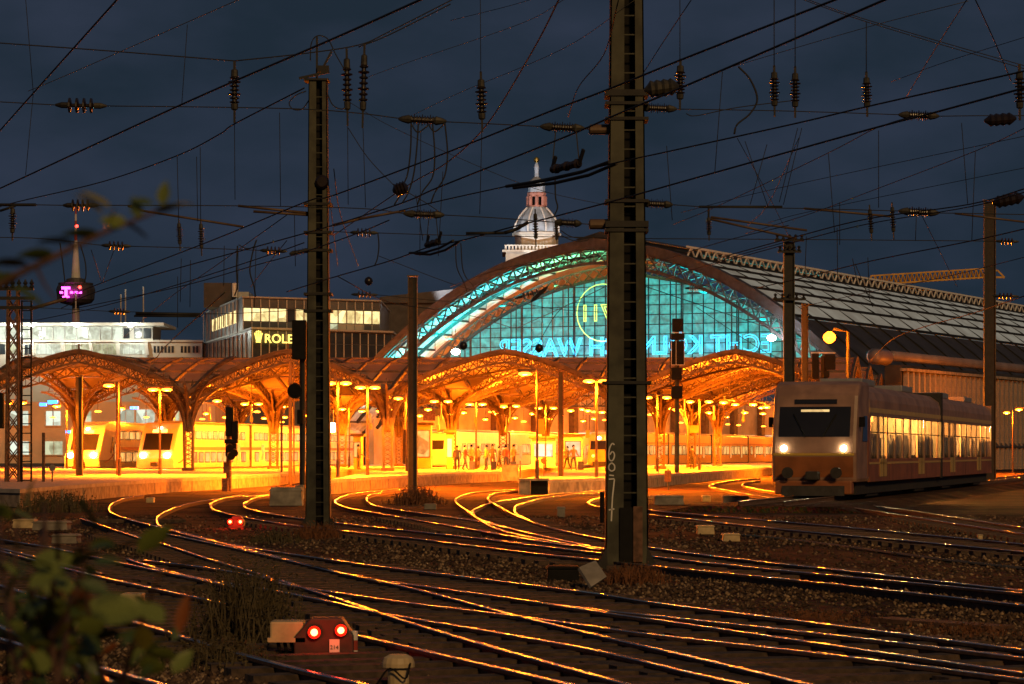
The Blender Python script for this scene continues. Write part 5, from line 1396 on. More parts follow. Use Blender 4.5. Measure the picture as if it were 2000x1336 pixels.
C_('cupola', [(376,17),(370,16.5),(360,17),(354,15),(346,5),(338,4),(326,5),(318,2)], M['slate'])
C_('ball', [(318,2),(315,5),(312,6),(309,5),(306,1)], M['goldp'], 12)
for k, (dx, pw) in enumerate(((-16,34000),(14,28000))):
    p = Vector((c.x+dx, c.y-34, 22)); f_ = thing('floodlight', '%s floodlight aimed at the church tower, hidden by the hall roof' % ['left','right'][k], 'floodlight', tuple(p), 'church floodlights')
    obj('housing', MB().box(p.x-.3,p.x+.3,p.y-.2,p.y+.2,p.z-.25,p.z+.25), M['steel_dark'], f_)
    l = bpy.data.lights.new('flood_light','SPOT'); l.energy = pw; l.color = (.92,.95,1.0); l.spot_size = 1.0; l.spot_blend = .4; l.shadow_soft_size = .4
    o = bpy.data.objects.new('flood_light', l); COL.objects.link(o); o.parent = f_; o.location = (0,.6,.4)
    o.rotation_euler = (Vector((c.x,c.y,44))-p).to_track_quat('-Z','Y').to_euler()
# --- crane
D = 520
M['crane'] = mat('yellow crane paint', (.55,.33,.05), .6, 0, .3, 1)
cr_ = thing('tower_crane', 'yellow lattice crane jib above the hall roof at right', 'crane', tuple(P(1690,883,D)))
a, b = P(1697,556,D), P(1930,541,D)
jb = MB(); n = 26; hh = Vector((0,0,1.75)); tp_ = P(1948,528,D)
for k in range(n):
    p, q = a+(b-a)*(k/n), a+(b-a)*((k+1)/n)
    for y in (0,1.4):
        o_ = Vector((0,y,0)); jb.bar(p+o_, q+o_, .28); jb.bar(p+o_, (p+q)/2+Vector((0,.7,0))+hh, .15); jb.bar((p+q)/2+Vector((0,.7,0))+hh, q+o_, .15)
    jb.bar((p+q)/2+Vector((0,.7,0))+hh, (p+q)/2+(b-a)/n+Vector((0,.7,0))+hh, .28)
obj('jib', jb, M['crane'], cr_, fix=False)
tp2 = MB().bar(b+hh*.5, tp_, .3); tp2.bar(tp_, P(1962,542,D), .3); tp2.bar(b, P(1962,542,D), .35)
obj('jib_head', tp2, M['crane'], cr_, fix=False)
tw = MB(); base = P(1690,883,D); base.z = 0
for k in range(int(a.z/2)):
    for x in (-.8,.8): tw.bar(base+Vector((x,0,k*2)), base+Vector((-x,0,k*2+2)), .15)
for x in (-.8,.8): tw.bar(base+Vector((x,0,0)), base+Vector((x,0,a.z+1)), .25)
obj('crane_mast', tw, M['crane'], cr_, fix=False)
# ================================================================== inside and behind the platforms
st = thing('station_building', 'beige station building with lit windows behind the leftmost vault', 'building', tuple(P(150,883,300)))
D = 300
obj('wall', pbox(-150,420,785,905,D,D+12), M['facade_lit'], st)
for x0, x1, y0, y1, mm in ((90,118,803,831,'coolwin'),(88,122,862,888,'coolwin2'),(20,55,803,831,'coolwin'),(150,178,803,831,'coolwin2'),(228,262,800,832,'coolwin'),(266,302,800,832,'coolwin'),(310,350,803,831,'coolwin2'),(20,56,862,888,'coolwin')):
    f = obj('window', pbox(x0,x1,y0,y1,D-.05,D+.1), M[mm], st)
    obj('window_frame', pbox((x0+x1)/2-.5,(x0+x1)/2+.5,y0,y1,D-.12,D-.05), M['alu'], f); obj('sill', pbox(x0-1.5,x1+1.5,y1,y1+2,D-.25,D-.01), M['facade'], f)
M['blue'] = emis('blue lit sign', (.03,.25,1.0), 4)
for k, (x0, x1, y0, y1) in enumerate(((77,90,787,793),(93,112,782,789),(254,270,794,799),(128,142,841,846))):
    tag(obj('blue_sign', pbox(x0,x1,y0,y1,232,232.3), M['blue']), 'small blue lit sign under the leftmost vault, %s' % ['first from left','second from left','before the lit glazing','above the leftmost train'][k], 'sign', 'blue signs')
# hall interior: side wall, end wall, lit shop fronts and rows of hanging lamps
M['hallwall'] = mat('pale hall inner wall', (.42,.36,.28), .8, 0, .3, .5)
hw_ = thing('hall_inner_walls', 'inner walls of the train hall seen below the glass gable', 'wall', tuple(hp(-29,20,0)))
obj('side_wall', lbox(MB(),-30,-29,8,195,0,9), M['hallwall'], hw_); obj('end_wall', lbox(MB(),-30,30,195,196,0,12), M['hallwall'], hw_)
for k in range(18): 
    t = 14+k*10; obj('wall_pier', lbox(MB(),-28.98,-28.3,t,t+1.2,0,9), M['canopy'], hw_)
    obj('shop_window', lbox(MB(),-28.97,-28.9,t+2,t+9,1.2,4.2), M['coolwin' if k % 3 else 'warmwin'], hw_)
gh = thing('hall_edge_girder', 'horizontal lattice girder under the glass gable', 'girder', tuple(hp(0,GT,6.4)))
obj('lattice', truss(lambda t, dz: hp(-29+58*t, GT, 7.3+dz), 40, .9, .14), M['steel_dark'], gh, fix=False)
k = 0
for t in (22,52,86,126):
    for s in (-22,-12,-2,8):
        p = hp(s,t,6.4); px = 1000+p.x/p.y*F
        h_ = thing('hall_pendant', 'hanging hall lamp deep under the big arch, %s row, %s from left' % (['front','second','third','rear'][k//4], ['first','second','third','fourth'][k % 4]), 'lamp', tuple(p), 'hanging hall lamps'); k += 1
        link('lamp_lens', lm, h_, (0,0,0)); obj('rod', MB().bar(p+Vector((0,0,.1)), p+Vector((0,0,4)), .04), M['canopy'], h_)
        lamp_light(h_, (0,0,-.3), 3200, (1,.20,.01))
# ================================================================== signals and posts
M['red'] = emis('red signal lamp', (1.0,.035,.008), 26)
M['whitelamp'] = emis('white lamp box', (.95,1.0,.80), 14)
def bx(r, name, px0, px1, py0, py1, D, dep, m, bev=.0): return obj(name, pbox(px0,px1,py0,py1,D,D+dep), M[m], r, bevel=bev)
def signal(lab, base, D): return thing('signal', lab, 'railway signal', tuple(P(base[0],base[1],D)), 'tall railway signals')
s1 = signal('tall dark signal with white framed board before the glass gable', (1322,945), 157)
obj('post', MB().tube([P(1322,945,157),P(1322,640,157)], .14, 8), M['steel'], s1)
bx(s1,'top_board',1313,1335,622,648,156.6,.25,'black',.04); bx(s1,'route_indicator',1311,1337,651,664,156.5,.3,'black',.03)
bx(s1,'main_board',1311,1337,666,712,156.5,.25,'black',.04)
for x0, x1, y0, y1 in ((1311,1312,665,712),(1336,1337,665,712),(1311,1337,712,713.2),(1311,1337,649,650.4),(1320,1321,665,712)): bx(s1,'frame_bar',x0,x1,y0,y1,156.45,.04,'alu')
bx(s1,'lower_board',1311,1332,718,742,156.6,.25,'black',.03); bx(s1,'speed_board',1311,1333,754,779,156.6,.25,'black',.03)
bx(s1,'junction_box',1316,1331,923,946,156.8,.4,'yellowbox',.03)
obj('ladder', MB().bar(P(1309,640,157.2),P(1309,760,157.2),.06), M['steel_dark'], s1)
s2 = signal('dark column of signal boxes before the second double deck train', (446,958), 128)
obj('post', MB().tube([P(447,959,128),P(447,790,128)], .13, 8), M['rust'], s2)
bx(s2,'upper_board',440,456,795,852,127.7,.3,'black',.04); bx(s2,'side_board',452,465,822,858,127.6,.25,'black',.03); bx(s2,'route_indicator',438,464,858,866,127.6,.4,'black',.03)
for px, py in ((447,872),(456,882),(450,888)):
    p = P(px,py,127.5); obj('lamp_hood', MB().lathe(p,p+Vector((.1,-.5,-.08)),[(0,.17),(1,.19)],10), M['black'], s2)
bx(s2,'signal_head',440,462,866,892,127.6,.3,'black',.06); bx(s2,'number_plate',436,448,903,924,127.6,.06,'rust'); bx(s2,'base_cabinet',433,445,934,960,127.6,.5,'rust',.03)
s3 = signal('dark signal with round hood left of the second mast', (592,975), 106)
obj('post', MB().tube([P(591,978,106),P(591,628,106)], .12, 8), M['steel_dark'], s3)
bx(s3,'lattice_board',570,598,625,702,105.6,.3,'black',.04); bx(s3,'lower_board',580,592,800,828,105.7,.3,'black',.03); bx(s3,'cabinet',576,593,947,985,105.6,.5,'conc',.03)
p = P(575,760,105.6); obj('round_hood', MB().lathe(p+Vector((0,.1,0)),p+Vector((.05,-.45,-.1)),[(0,.2),(.2,.28),(1,.3)],12), M['black'], s3)
s4 = signal('pair of dark signal boards under the orange glare lamp', (1612,900), 142)
obj('post', MB().tube([P(1609,945,142),P(1609,695,142)], .16, 8), M['steel_dark'], s4)
bx(s4,'left_board',1586,1600,690,740,141.7,.3,'black',.04); bx(s4,'right_board',1611,1632,692,722,141.7,.3,'black',.04); bx(s4,'lamp_hood',1608,1620,724,738,141.5,.4,'black',.05); bx(s4,'top_bar',1585,1632,688,690,141.7,.2,'alu')
# the glaring sodium lamp and the white lamp box
p = P(1620,660,128); gl = thing('yard_lamp', 'glaring orange sodium lamp before the hall roof at right', 'street lamp', (p.x,p.y,0))
M['glare'] = emis('glaring sodium lamp', (1.0,.19,.006), 14)
obj('post', MB().tube([(p.x+.9,p.y,0),(p.x+.9,p.y,p.z+.3),(p.x+.2,p.y,p.z+.45)], .09, 8), M['steel_dark'], gl)
obj('lamp_lens', MB().lathe(p+Vector((0,0,.3)),p-Vector((0,0,.25)),[(0,.10),(.25,.27),(.5,.31),(.75,.27),(1,.10)],12), M['glare'], gl, smooth=True)
lamp_light(gl, (-.6,-1.6,p.z-.3), 5000)
p = P(648,835,132); wl = thing('lamp_box', 'bright white lamp box at the right side of the second mast', 'lamp', tuple(p))
obj('lens', pbox(643,654,826,844,132,132.3), M['whitelamp'], wl, bevel=.04); obj('rod', MB().bar(P(649,800,132.1),P(649,826,132.1),.07), M['canopy'], wl)
op = thing('post', 'orange lit post with T shaped head left of the second mast', 'post', tuple(G(567,948)))
q = G(567,948); obj('shaft', MB().tube([q, Vector((q.x,q.y,mz(705,q.y)))], .10, 8), M['canopy'], op)
obj('head', MB().bar(P(553,704,q.y),P(576,704,q.y),.12), M['canopy'], op); obj('second_shaft', MB().tube([P(574,945,q.y+.5),P(574,706,q.y+.5)], .05, 8), M['canopy'], op)
for px, y0, y1, D_, lab in ((600,720,940,150,'thin post behind the second mast, left'),(229,755,938,146,'thin lamp like post before the first train'),(85,845,950,112,'short hooked post near the lattice mast'),(550,800,935,165,'thin post left of the orange T post')):
    tag(obj('thin_post', MB().tube([P(px,y1,D_),P(px,y0,D_)], .07, 8), M['rust']), lab, 'post', 'thin platform posts')
for k, (hx, hy) in enumerate(((1966,806),(1990,800),(2030,798))):
    lamp_post([(hx,hy)], 'sodium lamp post right of the regional train, %s' % ['nearest to its end','at the right edge','beyond the right edge'][k], 9000, 0.0)
# hanging white rods under the vaults (wire weights)
hr = 0
for px, py0, py1 in ((409,795,812),(491,790,816),(572,795,822),(650,800,826),(724,808,830),(791,785,806),(862,785,812),(929,797,818),(996,795,818),(989,815,836),(856,812,834),(791,810,830),(1284,778,806),(1337,780,806),(1394,792,812),(1452,800,815)):
    D_ = 190; p, q = P(px,py0,D_), P(px,py1,D_); hr += 1
    t = thing('hanging_rod', 'pale rod with bell end hanging under the vaults, number %s from the left' % ['one','two','three','four','five','six','seven','eight','nine','ten','eleven','twelve','thirteen','fourteen','fifteen','sixteen'][hr-1], 'hanger', tuple(q), 'pale hanging rods under the vaults')
    obj('rod', MB().bar(p,q,.09), M['white'], t); obj('bell', MB().lathe(q+Vector((0,0,.15)),q-Vector((0,0,.35)),[(0,.05),(.3,.1),(.8,.13),(1,.06)],8), M['yellowbox'], t)
# signs
def disc_sign(px, py, r_px, foot, D, lab, m):
    p = P(px,py,D); t = thing('disc_sign', lab, 'sign', tuple(P(px,foot,D)), 'round signs on posts')
    obj('disc', MB().lathe(p,p+Vector((0,.04,0)),[(0,r_px*D/F),(1,r_px*D/F)],20), M[m], t); obj('pole', MB().bar(P(px,foot,D+.06),P(px,py-r_px,D+.06),.05), M['rust'], t)
disc_sign(1062,900,6.2,932,138,'dark round sign on the grey ended platform','rust'); disc_sign(102,914,6.5,945,112,'pale round sign at the left platform end','conc')
t = thing('crossed_board', 'white board with black diagonal cross before the regional train', 'sign', tuple(G(1615,968)))
q = G(1615,968); D_ = q.y
obj('board', pbox(1606,1626,928,962,D_,D_+.05), M['white'], t)
xb = MB(); xb.bar(P(1607,930,D_-.01),P(1625,960,D_-.01),.05,.02,(0,1,0)); xb.bar(P(1625,930,D_-.02),P(1607,960,D_-.02),.05,.02,(0,1,0))
obj('cross', xb, M['black'], t, fix=False); obj('pole', MB().bar(P(1616,968,D_+.08),P(1616,930,D_+.08),.05), M['steel_dark'], t)
t = thing('track_sign', 'dark square sign on a short post right of the near mast', 'sign', tuple(G(1304,958)))
D_ = G(1304,958).y; bx(t,'board',1298,1311,919,941,D_,.05,'rust'); obj('pole', MB().bar(P(1305,958,D_+.08),P(1305,916,D_+.08),.06), M['steel'], t)
# platform furniture
t = thing('platform_box', 'orange lit metal cabinet at the end of the middle platform', 'cabinet', tuple(P(996,934,142))); bx(t,'cabinet',980,1012,908,940,141,.8,'brickwall',.04); obj('rail', MB().bar(P(1016,942,141),P(1016,900,141),.06), M['canopy'], t)
M['kiosk'] = mat('yellow kiosk panel', (.62,.45,.14), .5, 0, .2, 1)
def kiosk(lab, x0, x1, y0, D, m, glow):
    a, b = P(x0,y0,D), P(x1,0,D); t = thing('kiosk', lab, 'kiosk', (a.x,D,PZ), 'platform kiosks')
    obj('body', MB().box(a.x,b.x,D,D+3,PZ,a.z), M[m], t, bevel=.05); obj('roof', MB().box(a.x-.2,b.x+.2,D-.3,D+3.2,a.z,a.z+.18), M['canopy'], t)
    n = max(1,int((b.x-a.x)/1.3))
    for k in range(n):
        u0, u1 = a.x+(b.x-a.x)*(k+.12)/n, a.x+(b.x-a.x)*(k+.88)/n
        f = obj('window', MB().box(u0,u1,D-.04,D+.02,PZ+.9,a.z-.45), M[glow], t); obj('frame', MB().box(u0-.06,u1+.06,D-.03,D+.01,PZ+.84,a.z-.39), M['canopy'], f)
kiosk('yellow kiosk left of the crowd on the middle platform',872,884,845,196,'kiosk','dest')
kiosk('tall yellow stair housing behind the slim mast',812,842,830,205,'kiosk','trwin')
kiosk('white lit waiting room right of the crowd',1038,1085,856,212,'white','coolwin')
kiosk('second white lit waiting room left of the yellow train',1100,1138,852,216,'white','coolwin2')
kiosk('small yellow kiosk near the second mast',690,705,852,190,'kiosk','trwin')
for k, (px, py, D_, w, m_) in enumerate(((838,812,150,24,'rust'),(1057,826,190,12,'kiosk'),(1057,841,190,13,'kiosk'),(1357,838,200,18,'kiosk'),(1148,848,190,8,'kiosk'),(452,830,170,22,'rust'))):
    q = P(px,py,D_); t = thing('hanging_sign', 'platform sign board hung under the vaults, %s' % ['by the slim mast','upper one left of the rust brown post','lower one left of the rust brown post','right of the tall signal','above the yellow train cab','behind the dark signal boxes'][k], 'sign', tuple(q), 'hanging platform sign boards')
    obj('board', MB().box(q.x-w/2*D_/F,q.x+w/2*D_/F,D_,D_+.15,q.z-.28,q.z+.28), M[m_], t)
    for s in (-.4,.4): obj('hanger', MB().bar((q.x+s*w*D_/F,D_+.07,q.z+.28),(q.x+s*w*D_/F,D_+.07,q.z+1.4),.04), M['canopy'], t)
# ================================================================== people on the platform
def person_mesh(pose):
    """one continuous skinned body; pose shifts legs, arms and lean"""
    st_, arm_, lean = pose
    V = {'pel':(0,0,.92),'wst':(0,lean*.3,1.08),'chs':(0,lean*.7,1.32),'nek':(0,lean,1.50),'hd0':(0,lean*1.1-.01,1.58),'hd1':(0,lean*1.1-.02,1.72),
         'lh':(-.10,0,.88),'lk':(-.11,-st_*.5,.50),'la':(-.11,-st_,.09),'lt':(-.12,-st_-.17,.04),'rh':(.10,0,.88),'rk':(.11,st_*.35-.04,.50),'ra':(.11,st_,.09),'rt':(.12,st_-.17,.04),
         'ls':(-.20,lean*.8,1.42),'le':(-.26,lean+.03+arm_*.2,1.14),'lw':(-.24,lean-.10+arm_*-.2,.90),'lf':(-.235,lean-.13,.81),'rs':(.20,lean*.8,1.42),'re':(.26,lean-.02,1.14),'rw':(.23,lean-.16-arm_,.92+abs(arm_)*.3),'rf':(.225,lean-.20-arm_*1.2,.84+abs(arm_)*.35)}
    E = [('pel','wst'),('wst','chs'),('chs','nek'),('nek','hd0'),('hd0','hd1'),('pel','lh'),('lh','lk'),('lk','la'),('la','lt'),('pel','rh'),('rh','rk'),('rk','ra'),('ra','rt'),('chs','ls'),('ls','le'),('le','lw'),('lw','lf'),('chs','rs'),('rs','re'),('re','rw'),('rw','rf')]
    Rr = {'pel':.15,'wst':.14,'chs':.165,'nek':.06,'hd0':.085,'hd1':.085,'lh':.10,'rh':.10,'lk':.07,'rk':.07,'la':.05,'ra':.05,'lt':.04,'rt':.04,'ls':.075,'rs':.075,'le':.052,'re':.052,'lw':.038,'rw':.038,'lf':.035,'rf':.035}
    ks = list(V); me = bpy.data.meshes.new('body_skeleton'); me.from_pydata([V[k] for k in ks], [(ks.index(a),ks.index(b)) for a,b in E], [])
    o = bpy.data.objects.new('body_skeleton', me); COL.objects.link(o)
    mo = o.modifiers.new('skin','SKIN'); sk = me.skin_vertices[0].data
    for i, k in enumerate(ks): sk[i].radius = (Rr[k], Rr[k]*(.8 if k in ('pel','wst','chs') else 1)); sk[i].use_root = (k == 'pel')
    s_ = o.modifiers.new('sub','SUBSURF'); s_.levels = 1; s_.render_levels = 1
    dg = bpy.context.evaluated_depsgraph_get(); out = bpy.data.meshes.new_from_object(o.evaluated_get(dg))
    bpy.data.objects.remove(o)
    out.polygons.foreach_set('use_smooth', [True]*len(out.polygons))
    return out
M['skin'] = mat('skin', (.45,.28,.19), .6, 0, .1); 
CL = [mat('clothing %d' % i, c_, .85, 0, .2, 9) for i, c_ in enumerate([(.05,.05,.07),(.30,.10,.06),(.38,.33,.25),(.08,.10,.16),(.32,.22,.08),(.12,.12,.11)])]
TRS = [mat('trousers %d' % i, c_, .9, 0, .2, 9) for i, c_ in enumerate([(.03,.03,.04),(.06,.07,.12),(.10,.08,.06)])]
poses = [person_mesh(p_) for p_ in ((.02,0,0),(.22,.1,-.03),(-.18,.25,-.02),(.05,.3,0))]
for me in poses:
    me.materials.clear()
hair_me = MB().lathe((0,.02,1.62),(0,-.01,1.80),[(0,.088),(.4,.105),(.75,.085),(1,.02)],10).mesh('hair'); hair_me.materials.append(M['black'])
PPL = [(893,'standing beside the yellow kiosk'),(908,'walking right of the yellow kiosk'),(921,'with dark coat left of centre on the platform'),(934,'waiting under the canopy column'),(950,'in light coat beside the column'),(962,'walking towards the cabinet'),(975,'close to the orange cabinet'),(988,'behind the orange cabinet'),(1003,'at the right end of the crowd'),(1108,'left of the rust brown post'),(1120,'right of the rust brown post'),(700,'near the second mast'),(1352,'beside the tall signal')]
for k, (px, lab) in enumerate(PPL):
    D_ = 176+ (k*7) % 22; x = (px-1000)*D_/F
    src = poses[k % 4]; me = src.copy()
    top, tro = CL[k % 6], TRS[k % 3]
    for m_ in (top, tro, M['skin']): me.materials.append(m_)
    for pl in me.polygons:
        z = pl.center.z; a_ = abs(pl.center.x)
        pl.material_index = 2 if z > 1.5 or (z < .93 and a_ > .2 and z > .7) else 1 if z < .95 else 0
    o = link('person', me, None, (x, D_, PZ+.005)); o.rotation_euler = (0,0,k*1.3); s_ = .95+.03*(k % 3); o.scale = (s_,s_,s_)
    tag(o, 'person ' + lab, 'person', 'people on the platforms'); link('hair', hair_me, o)
    if k % 3 == 1:
        sx_ = x+.5; t = obj('suitcase', MB().box(sx_-.2,sx_+.2,D_-.2,D_+.05,PZ+.03,PZ+.62), CL[(k+2) % 6], bevel=.04); tag(t, 'suitcase beside the person '+lab, 'suitcase', 'suitcases')
# ================================================================== trackside equipment
def dwarf(px0, px1, py0, py1, lights, lab, num=None):
    q = G((px0+px1)/2, py1); D_ = q.y; s = D_/F
    t = thing('shunting_signal', lab, 'railway signal', tuple(q), 'low red shunting signals')
    x = lambda px: (px-1000)*s
    z = lambda py: H+(YH-py)*s
    w = px1-px0; h = py1-py0
    poly = [(x(px0),z(py1)),(x(px1),z(py1)),(x(px1),z(py0+h*.42)),(x(px1-w*.2),z(py0)),(x(px0+w*.28),z(py0)),(x(px0),z(py0+h*.45))]
    M['sigbox'] = M.get('sigbox') or mat('dark red brown signal case', (.055,.02,.014), .55, 0, .45, 6, .15)
    obj('case', MB().prism(poly,'y',D_-.02,D_+.28), M['sigbox'], t, bevel=.015)
    for lx, ly, lr in lights:
        p = Vector((x(lx), D_-.02, z(ly)))
        obj('lamp_hood', MB().lathe(p+Vector((0,.02,0)),p+Vector((0,-.06,0)),[(0,lr*s*1.7),(1,lr*s*1.7)],14), M['sigbox'], t)
        obj('red_halo_glass', MB().lathe(p+Vector((0,-.045,0)),p+Vector((0,-.062,0)),[(0,lr*s*1.55),(1,lr*s*1.5)],16), M['redhalo'], t)  # glass disc widened so its emission paints the lamp's red halo
        obj('red_lamp', MB().lathe(p+Vector((0,-.06,0)),p+Vector((0,-.085,0)),[(0,lr*s*.85),(.5,lr*s*.85),(1,lr*s*.5)],14), M['redcore'], t)
        lamp_light(t, (p.x-q.x, -.22, p.z-q.z), 1.3 if D_ < 40 else 9, (1,.02,.005), .05)
    return t, D_, x, z
M['redcore'] = emis('red signal lamp core', (1.0,.5,.12), 5)
M['redhalo'] = emis('red signal glass', (1.0,.008,.002), 1.6)
t, D_, x, z = dwarf(574,690,1207,1290,[(615,1234,8),(667,1230,7.5)],'low red shunting signal with two red lamps in the foreground')
obj('number_plate', MB().box(x(644),x(664),D_-.06,D_-.035,z(1276),z(1248)), M['white'], t, bevel=.004)
nX = Matrix.Translation((x(645.5),D_-.064,z(1267))) @ Matrix(((1,0,0,0),(0,0,-1,0),(0,1,0,0),(0,0,0,1)))
obj('number', text_mb('214', .052, .003, nX), M['black'], t)
dwarf(446,476,1008,1032,[(450,1019,3.2),(470,1019,3.2)],'low shunting signal with two red lamps left of the second mast')
def crate(lab, px0, px1, py0, py1, dep, m='yellowbox', lid=True, name='switch_box'):
    q = G((px0+px1)/2, py1); s = q.y/F; t = thing(name, lab, 'trackside box', tuple(q), 'trackside boxes')
    a, b = (px0-1000)*s, (px1-1000)*s; hh_ = (py1-py0)*s
    obj('box', MB().prism([(a,0),(b,0),(b-.03*(b-a),hh_*.8),(a+.03*(b-a),hh_*.8)],'y',q.y,q.y+dep), M[m], t, bevel=.02)
    if lid: obj('lid', MB().prism([(a-.02,hh_*.8),(b+.02,hh_*.8),(b-.05*(b-a),hh_),(a+.05*(b-a),hh_)],'y',q.y-.02,q.y+dep+.02), M[m], t, bevel=.015)
    return t
def legbox(lab, px0, px1, py0, pyb, py1, dep):
    q = G((px0+px1)/2, py1); s = q.y/F; t = thing('cable_box', lab, 'trackside box', tuple(q), 'trackside boxes')
    a, b = (px0-1000)*s, (px1-1000)*s; z0 = (py1-pyb)*s; z1 = (py1-py0)*s
    obj('housing', MB().box(a,b,q.y,q.y+dep,z0,z1), M['yellowbox'], t, bevel=.02)
    obj('lip', MB().box(a-.02,b+.02,q.y-.02,q.y+dep+.02,z0-.02,z0+.02), M['yellowbox'], t)
    for u in (.2,.4,.6,.8): obj('cable', MB().tube([(a+(b-a)*u,q.y+.1,z0),(a+(b-a)*u+.02,q.y+.08,z0*.5),(a+(b-a)*u+.05,q.y+.12,.0)],.018,6), M['black'], t)
    return t
legbox('cream box on cables left of the red foreground signal',527,592,1214,1250,1290,.3)
legbox('small cream box on cables behind the leaves',234,276,1160,1178,1196,.35)
t = thing('marker_post', 'white and red banded post right of the foreground signal', 'post', tuple(G(692,1288)))
q = G(692,1288); 
for k, (y0, y1, m_) in enumerate(((1288,1270,'white'),(1270,1250,'dbred'),(1250,1232,'white'))): 
    obj('band', MB().lathe(P(692,y0,q.y),P(692,y1,q.y),[(0,.033),(1,.033)] if k < 2 else [(0,.033),(.9,.033),(1,.026)],12), M[m_], t)
q = G(778,1352); t = thing('cable_pillar', 'round topped cream cable pillar at the bottom edge', 'trackside box', tuple(q), 'trackside boxes'); s = q.y/F
obj('pillar', MB().tube([q, q+Vector((0,0,.24))], [.085,.085], 14), M['yellowbox'], t, smooth=False)
obj('cap', MB().lathe(q+Vector((0,0,.20)), q+Vector((0,0,.30)), [(0,.13),(.3,.13),(.75,.115),(1,.07)],16), M['yellowbox'], t)
obj('cable', MB().tube([Vector(v) for v in spl([tuple(q+Vector((.1,-.12,.24))),tuple(q+Vector((.06,-.15,.12))),tuple(q+Vector((-.06,-.14,.20))),tuple(q+Vector((-.16,-.12,.08))),tuple(q+Vector((-.22,-.05,-.0)))],5)], .008, 6), M['black'], t)
for lab, a in [('cream box beside the track right of the near mast, upper',(1362,1396,1026,1044,.4)),('second cream box right of the near mast, lower',(1412,1446,1042,1058,.4)),('dark relay box left of the near mast foot',(1068,1132,1106,1136,.5,'black')),
  ('low concrete cable cover near the lattice mast',(62,132,1018,1036,.6,'conc')),('concrete cable cover behind the leaves, upper',(24,66,1014,1032,.5,'yellowbox')),('concrete cable cover behind the leaves, lower',(100,150,1044,1062,.6,'conc')),
  ('pale box in the track curve left of the signal',(285,300,972,982,.4)),('concrete blocks below the tall signal',(1278,1336,968,986,1.0,'conc')),('small pale box right of the tall signal',(1372,1388,968,980,.4)),('long pale slab right of the tall signal',(1412,1464,968,984,.6,'conc')),
  ('cabinet beside the second mast foot',(526,590,952,988,.8,'conc')),('black bin like box in the curve by the weeds',(828,852,984,995,.4,'conc')),('small box in the gravel bend right of centre',(1088,1104,990,1010,.4,'conc')),('small white marker in the gravel at right',(1910,1920,1044,1054,.15))]:
    crate(lab, *a)
q = G(1150,1150); t = obj('cover_plate', MB().hexa([P(1128,1112,q.y),P(1152,1150,q.y-.3),P(1182,1130,q.y-.1),P(1160,1098,q.y+.2)]+[v+Vector((.02,-.03,.03)) for v in (P(1128,1112,q.y),P(1152,1150,q.y-.3),P(1182,1130,q.y-.1),P(1160,1098,q.y+.2))]), M['conc']); tag(t, 'tilted concrete cover plate leaning at the near mast foot', 'plate')
hs = thing('concrete_hut', 'dark open concrete block at the platform end', 'concrete block', tuple(G(1040,966))); q = G(1040,966); s = q.y/F
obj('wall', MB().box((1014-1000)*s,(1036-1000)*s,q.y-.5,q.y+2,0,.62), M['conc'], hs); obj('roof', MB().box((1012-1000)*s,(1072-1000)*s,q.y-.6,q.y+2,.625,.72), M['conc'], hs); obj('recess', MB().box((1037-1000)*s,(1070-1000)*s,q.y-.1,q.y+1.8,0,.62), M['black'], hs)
wr = thing('walkway_plate', 'long reddish board lying on the gravel at lower right', 'board', tuple(G(1850,1222))); a, b = G(1720,1215), G(1960,1232)
obj('plank', MB().bar(a+Vector((0,0,.03)), b+Vector((0,0,.03)), .35,.05), M['rust'], wr)
cb = obj('cable_trough', MB().tube([G(x,y)+Vector((0,0,.03)) for x,y in spl([(1450,1048),(1550,1058),(1700,1078),(1850,1098),(2050,1120)],5)], .035, 6), M['wire_pale']); tag(cb, 'pale cable running through the gravel at right', 'cable')
# ================================================================== plants
M['leaf'] = mat('green leaf', (.17,.22,.04), .5, 0, .55, 40); M['leaf2'] = mat('dark leaf', (.06,.10,.025), .55, 0, .4, 25); M['leaf3'] = mat('autumn leaf', (.26,.08,.02), .55, 0, .4, 25); M['leaf4'] = mat('yellow green leaf', (.22,.20,.03), .5, 0, .4, 25)
M['bark'] = mat('twig bark', (.10,.05,.03), .8, 0, .4, 30)
M['weed'] = mat('dark weed', (.075,.055,.02), .8, 0, .5, 20); M['dry'] = mat('dry rust red grass', (.16,.06,.02), .9, 0, .5, 12)
def leafmesh(i):
    mb = MB(); n = 6; L_ = 1.0; wd = (.30,.22,.17,.26)[i]
    c = [(0,0,0)]; l = []; r = []
    for k in range(1, n):
        t = k/n; w = wd*math.sin(math.pi*t**.8); zc = -.12*t*t
        c.append((0,t,zc)); l.append((-w,t,zc+.07)); r.append((w,t,zc+.07))
    c.append((0,1,-.12)); V = c + l + r; o1 = len(c); o2 = o1+len(l); Fc = []
    for k in range(n-1):
        if k == 0: Fc += [(0,1,o1),(0,o2,1)]
        else: Fc += [(k,k+1,o1+k,o1+k-1),(k,o2+k-1,o2+k,k+1)]
    Fc += [(n-1,n,o1+n-2),(n-1,o2+n-2,n)]
    mb.add(V,Fc); me = mb.mesh('leaf'); me.materials.append(M[['leaf','leaf2','leaf3','leaf4'][i]]); me.polygons.foreach_set('use_smooth',[True]*len(me.polygons)); return me
LM = [leafmesh(i) for i in range(4)]
rl = random.Random(11)
def put_leaf(root, p, ln, d, mi):
    o = link('leaf', LM[mi], root, Vector(p)-world_loc(root)); o.scale = (ln,ln,ln)
    q = Vector(d).to_track_quat('Y','Z'); o.rotation_mode = 'QUATERNION'; o.rotation_quaternion = q @ Quaternion((0,1,0), rl.uniform(-1.2,1.2))
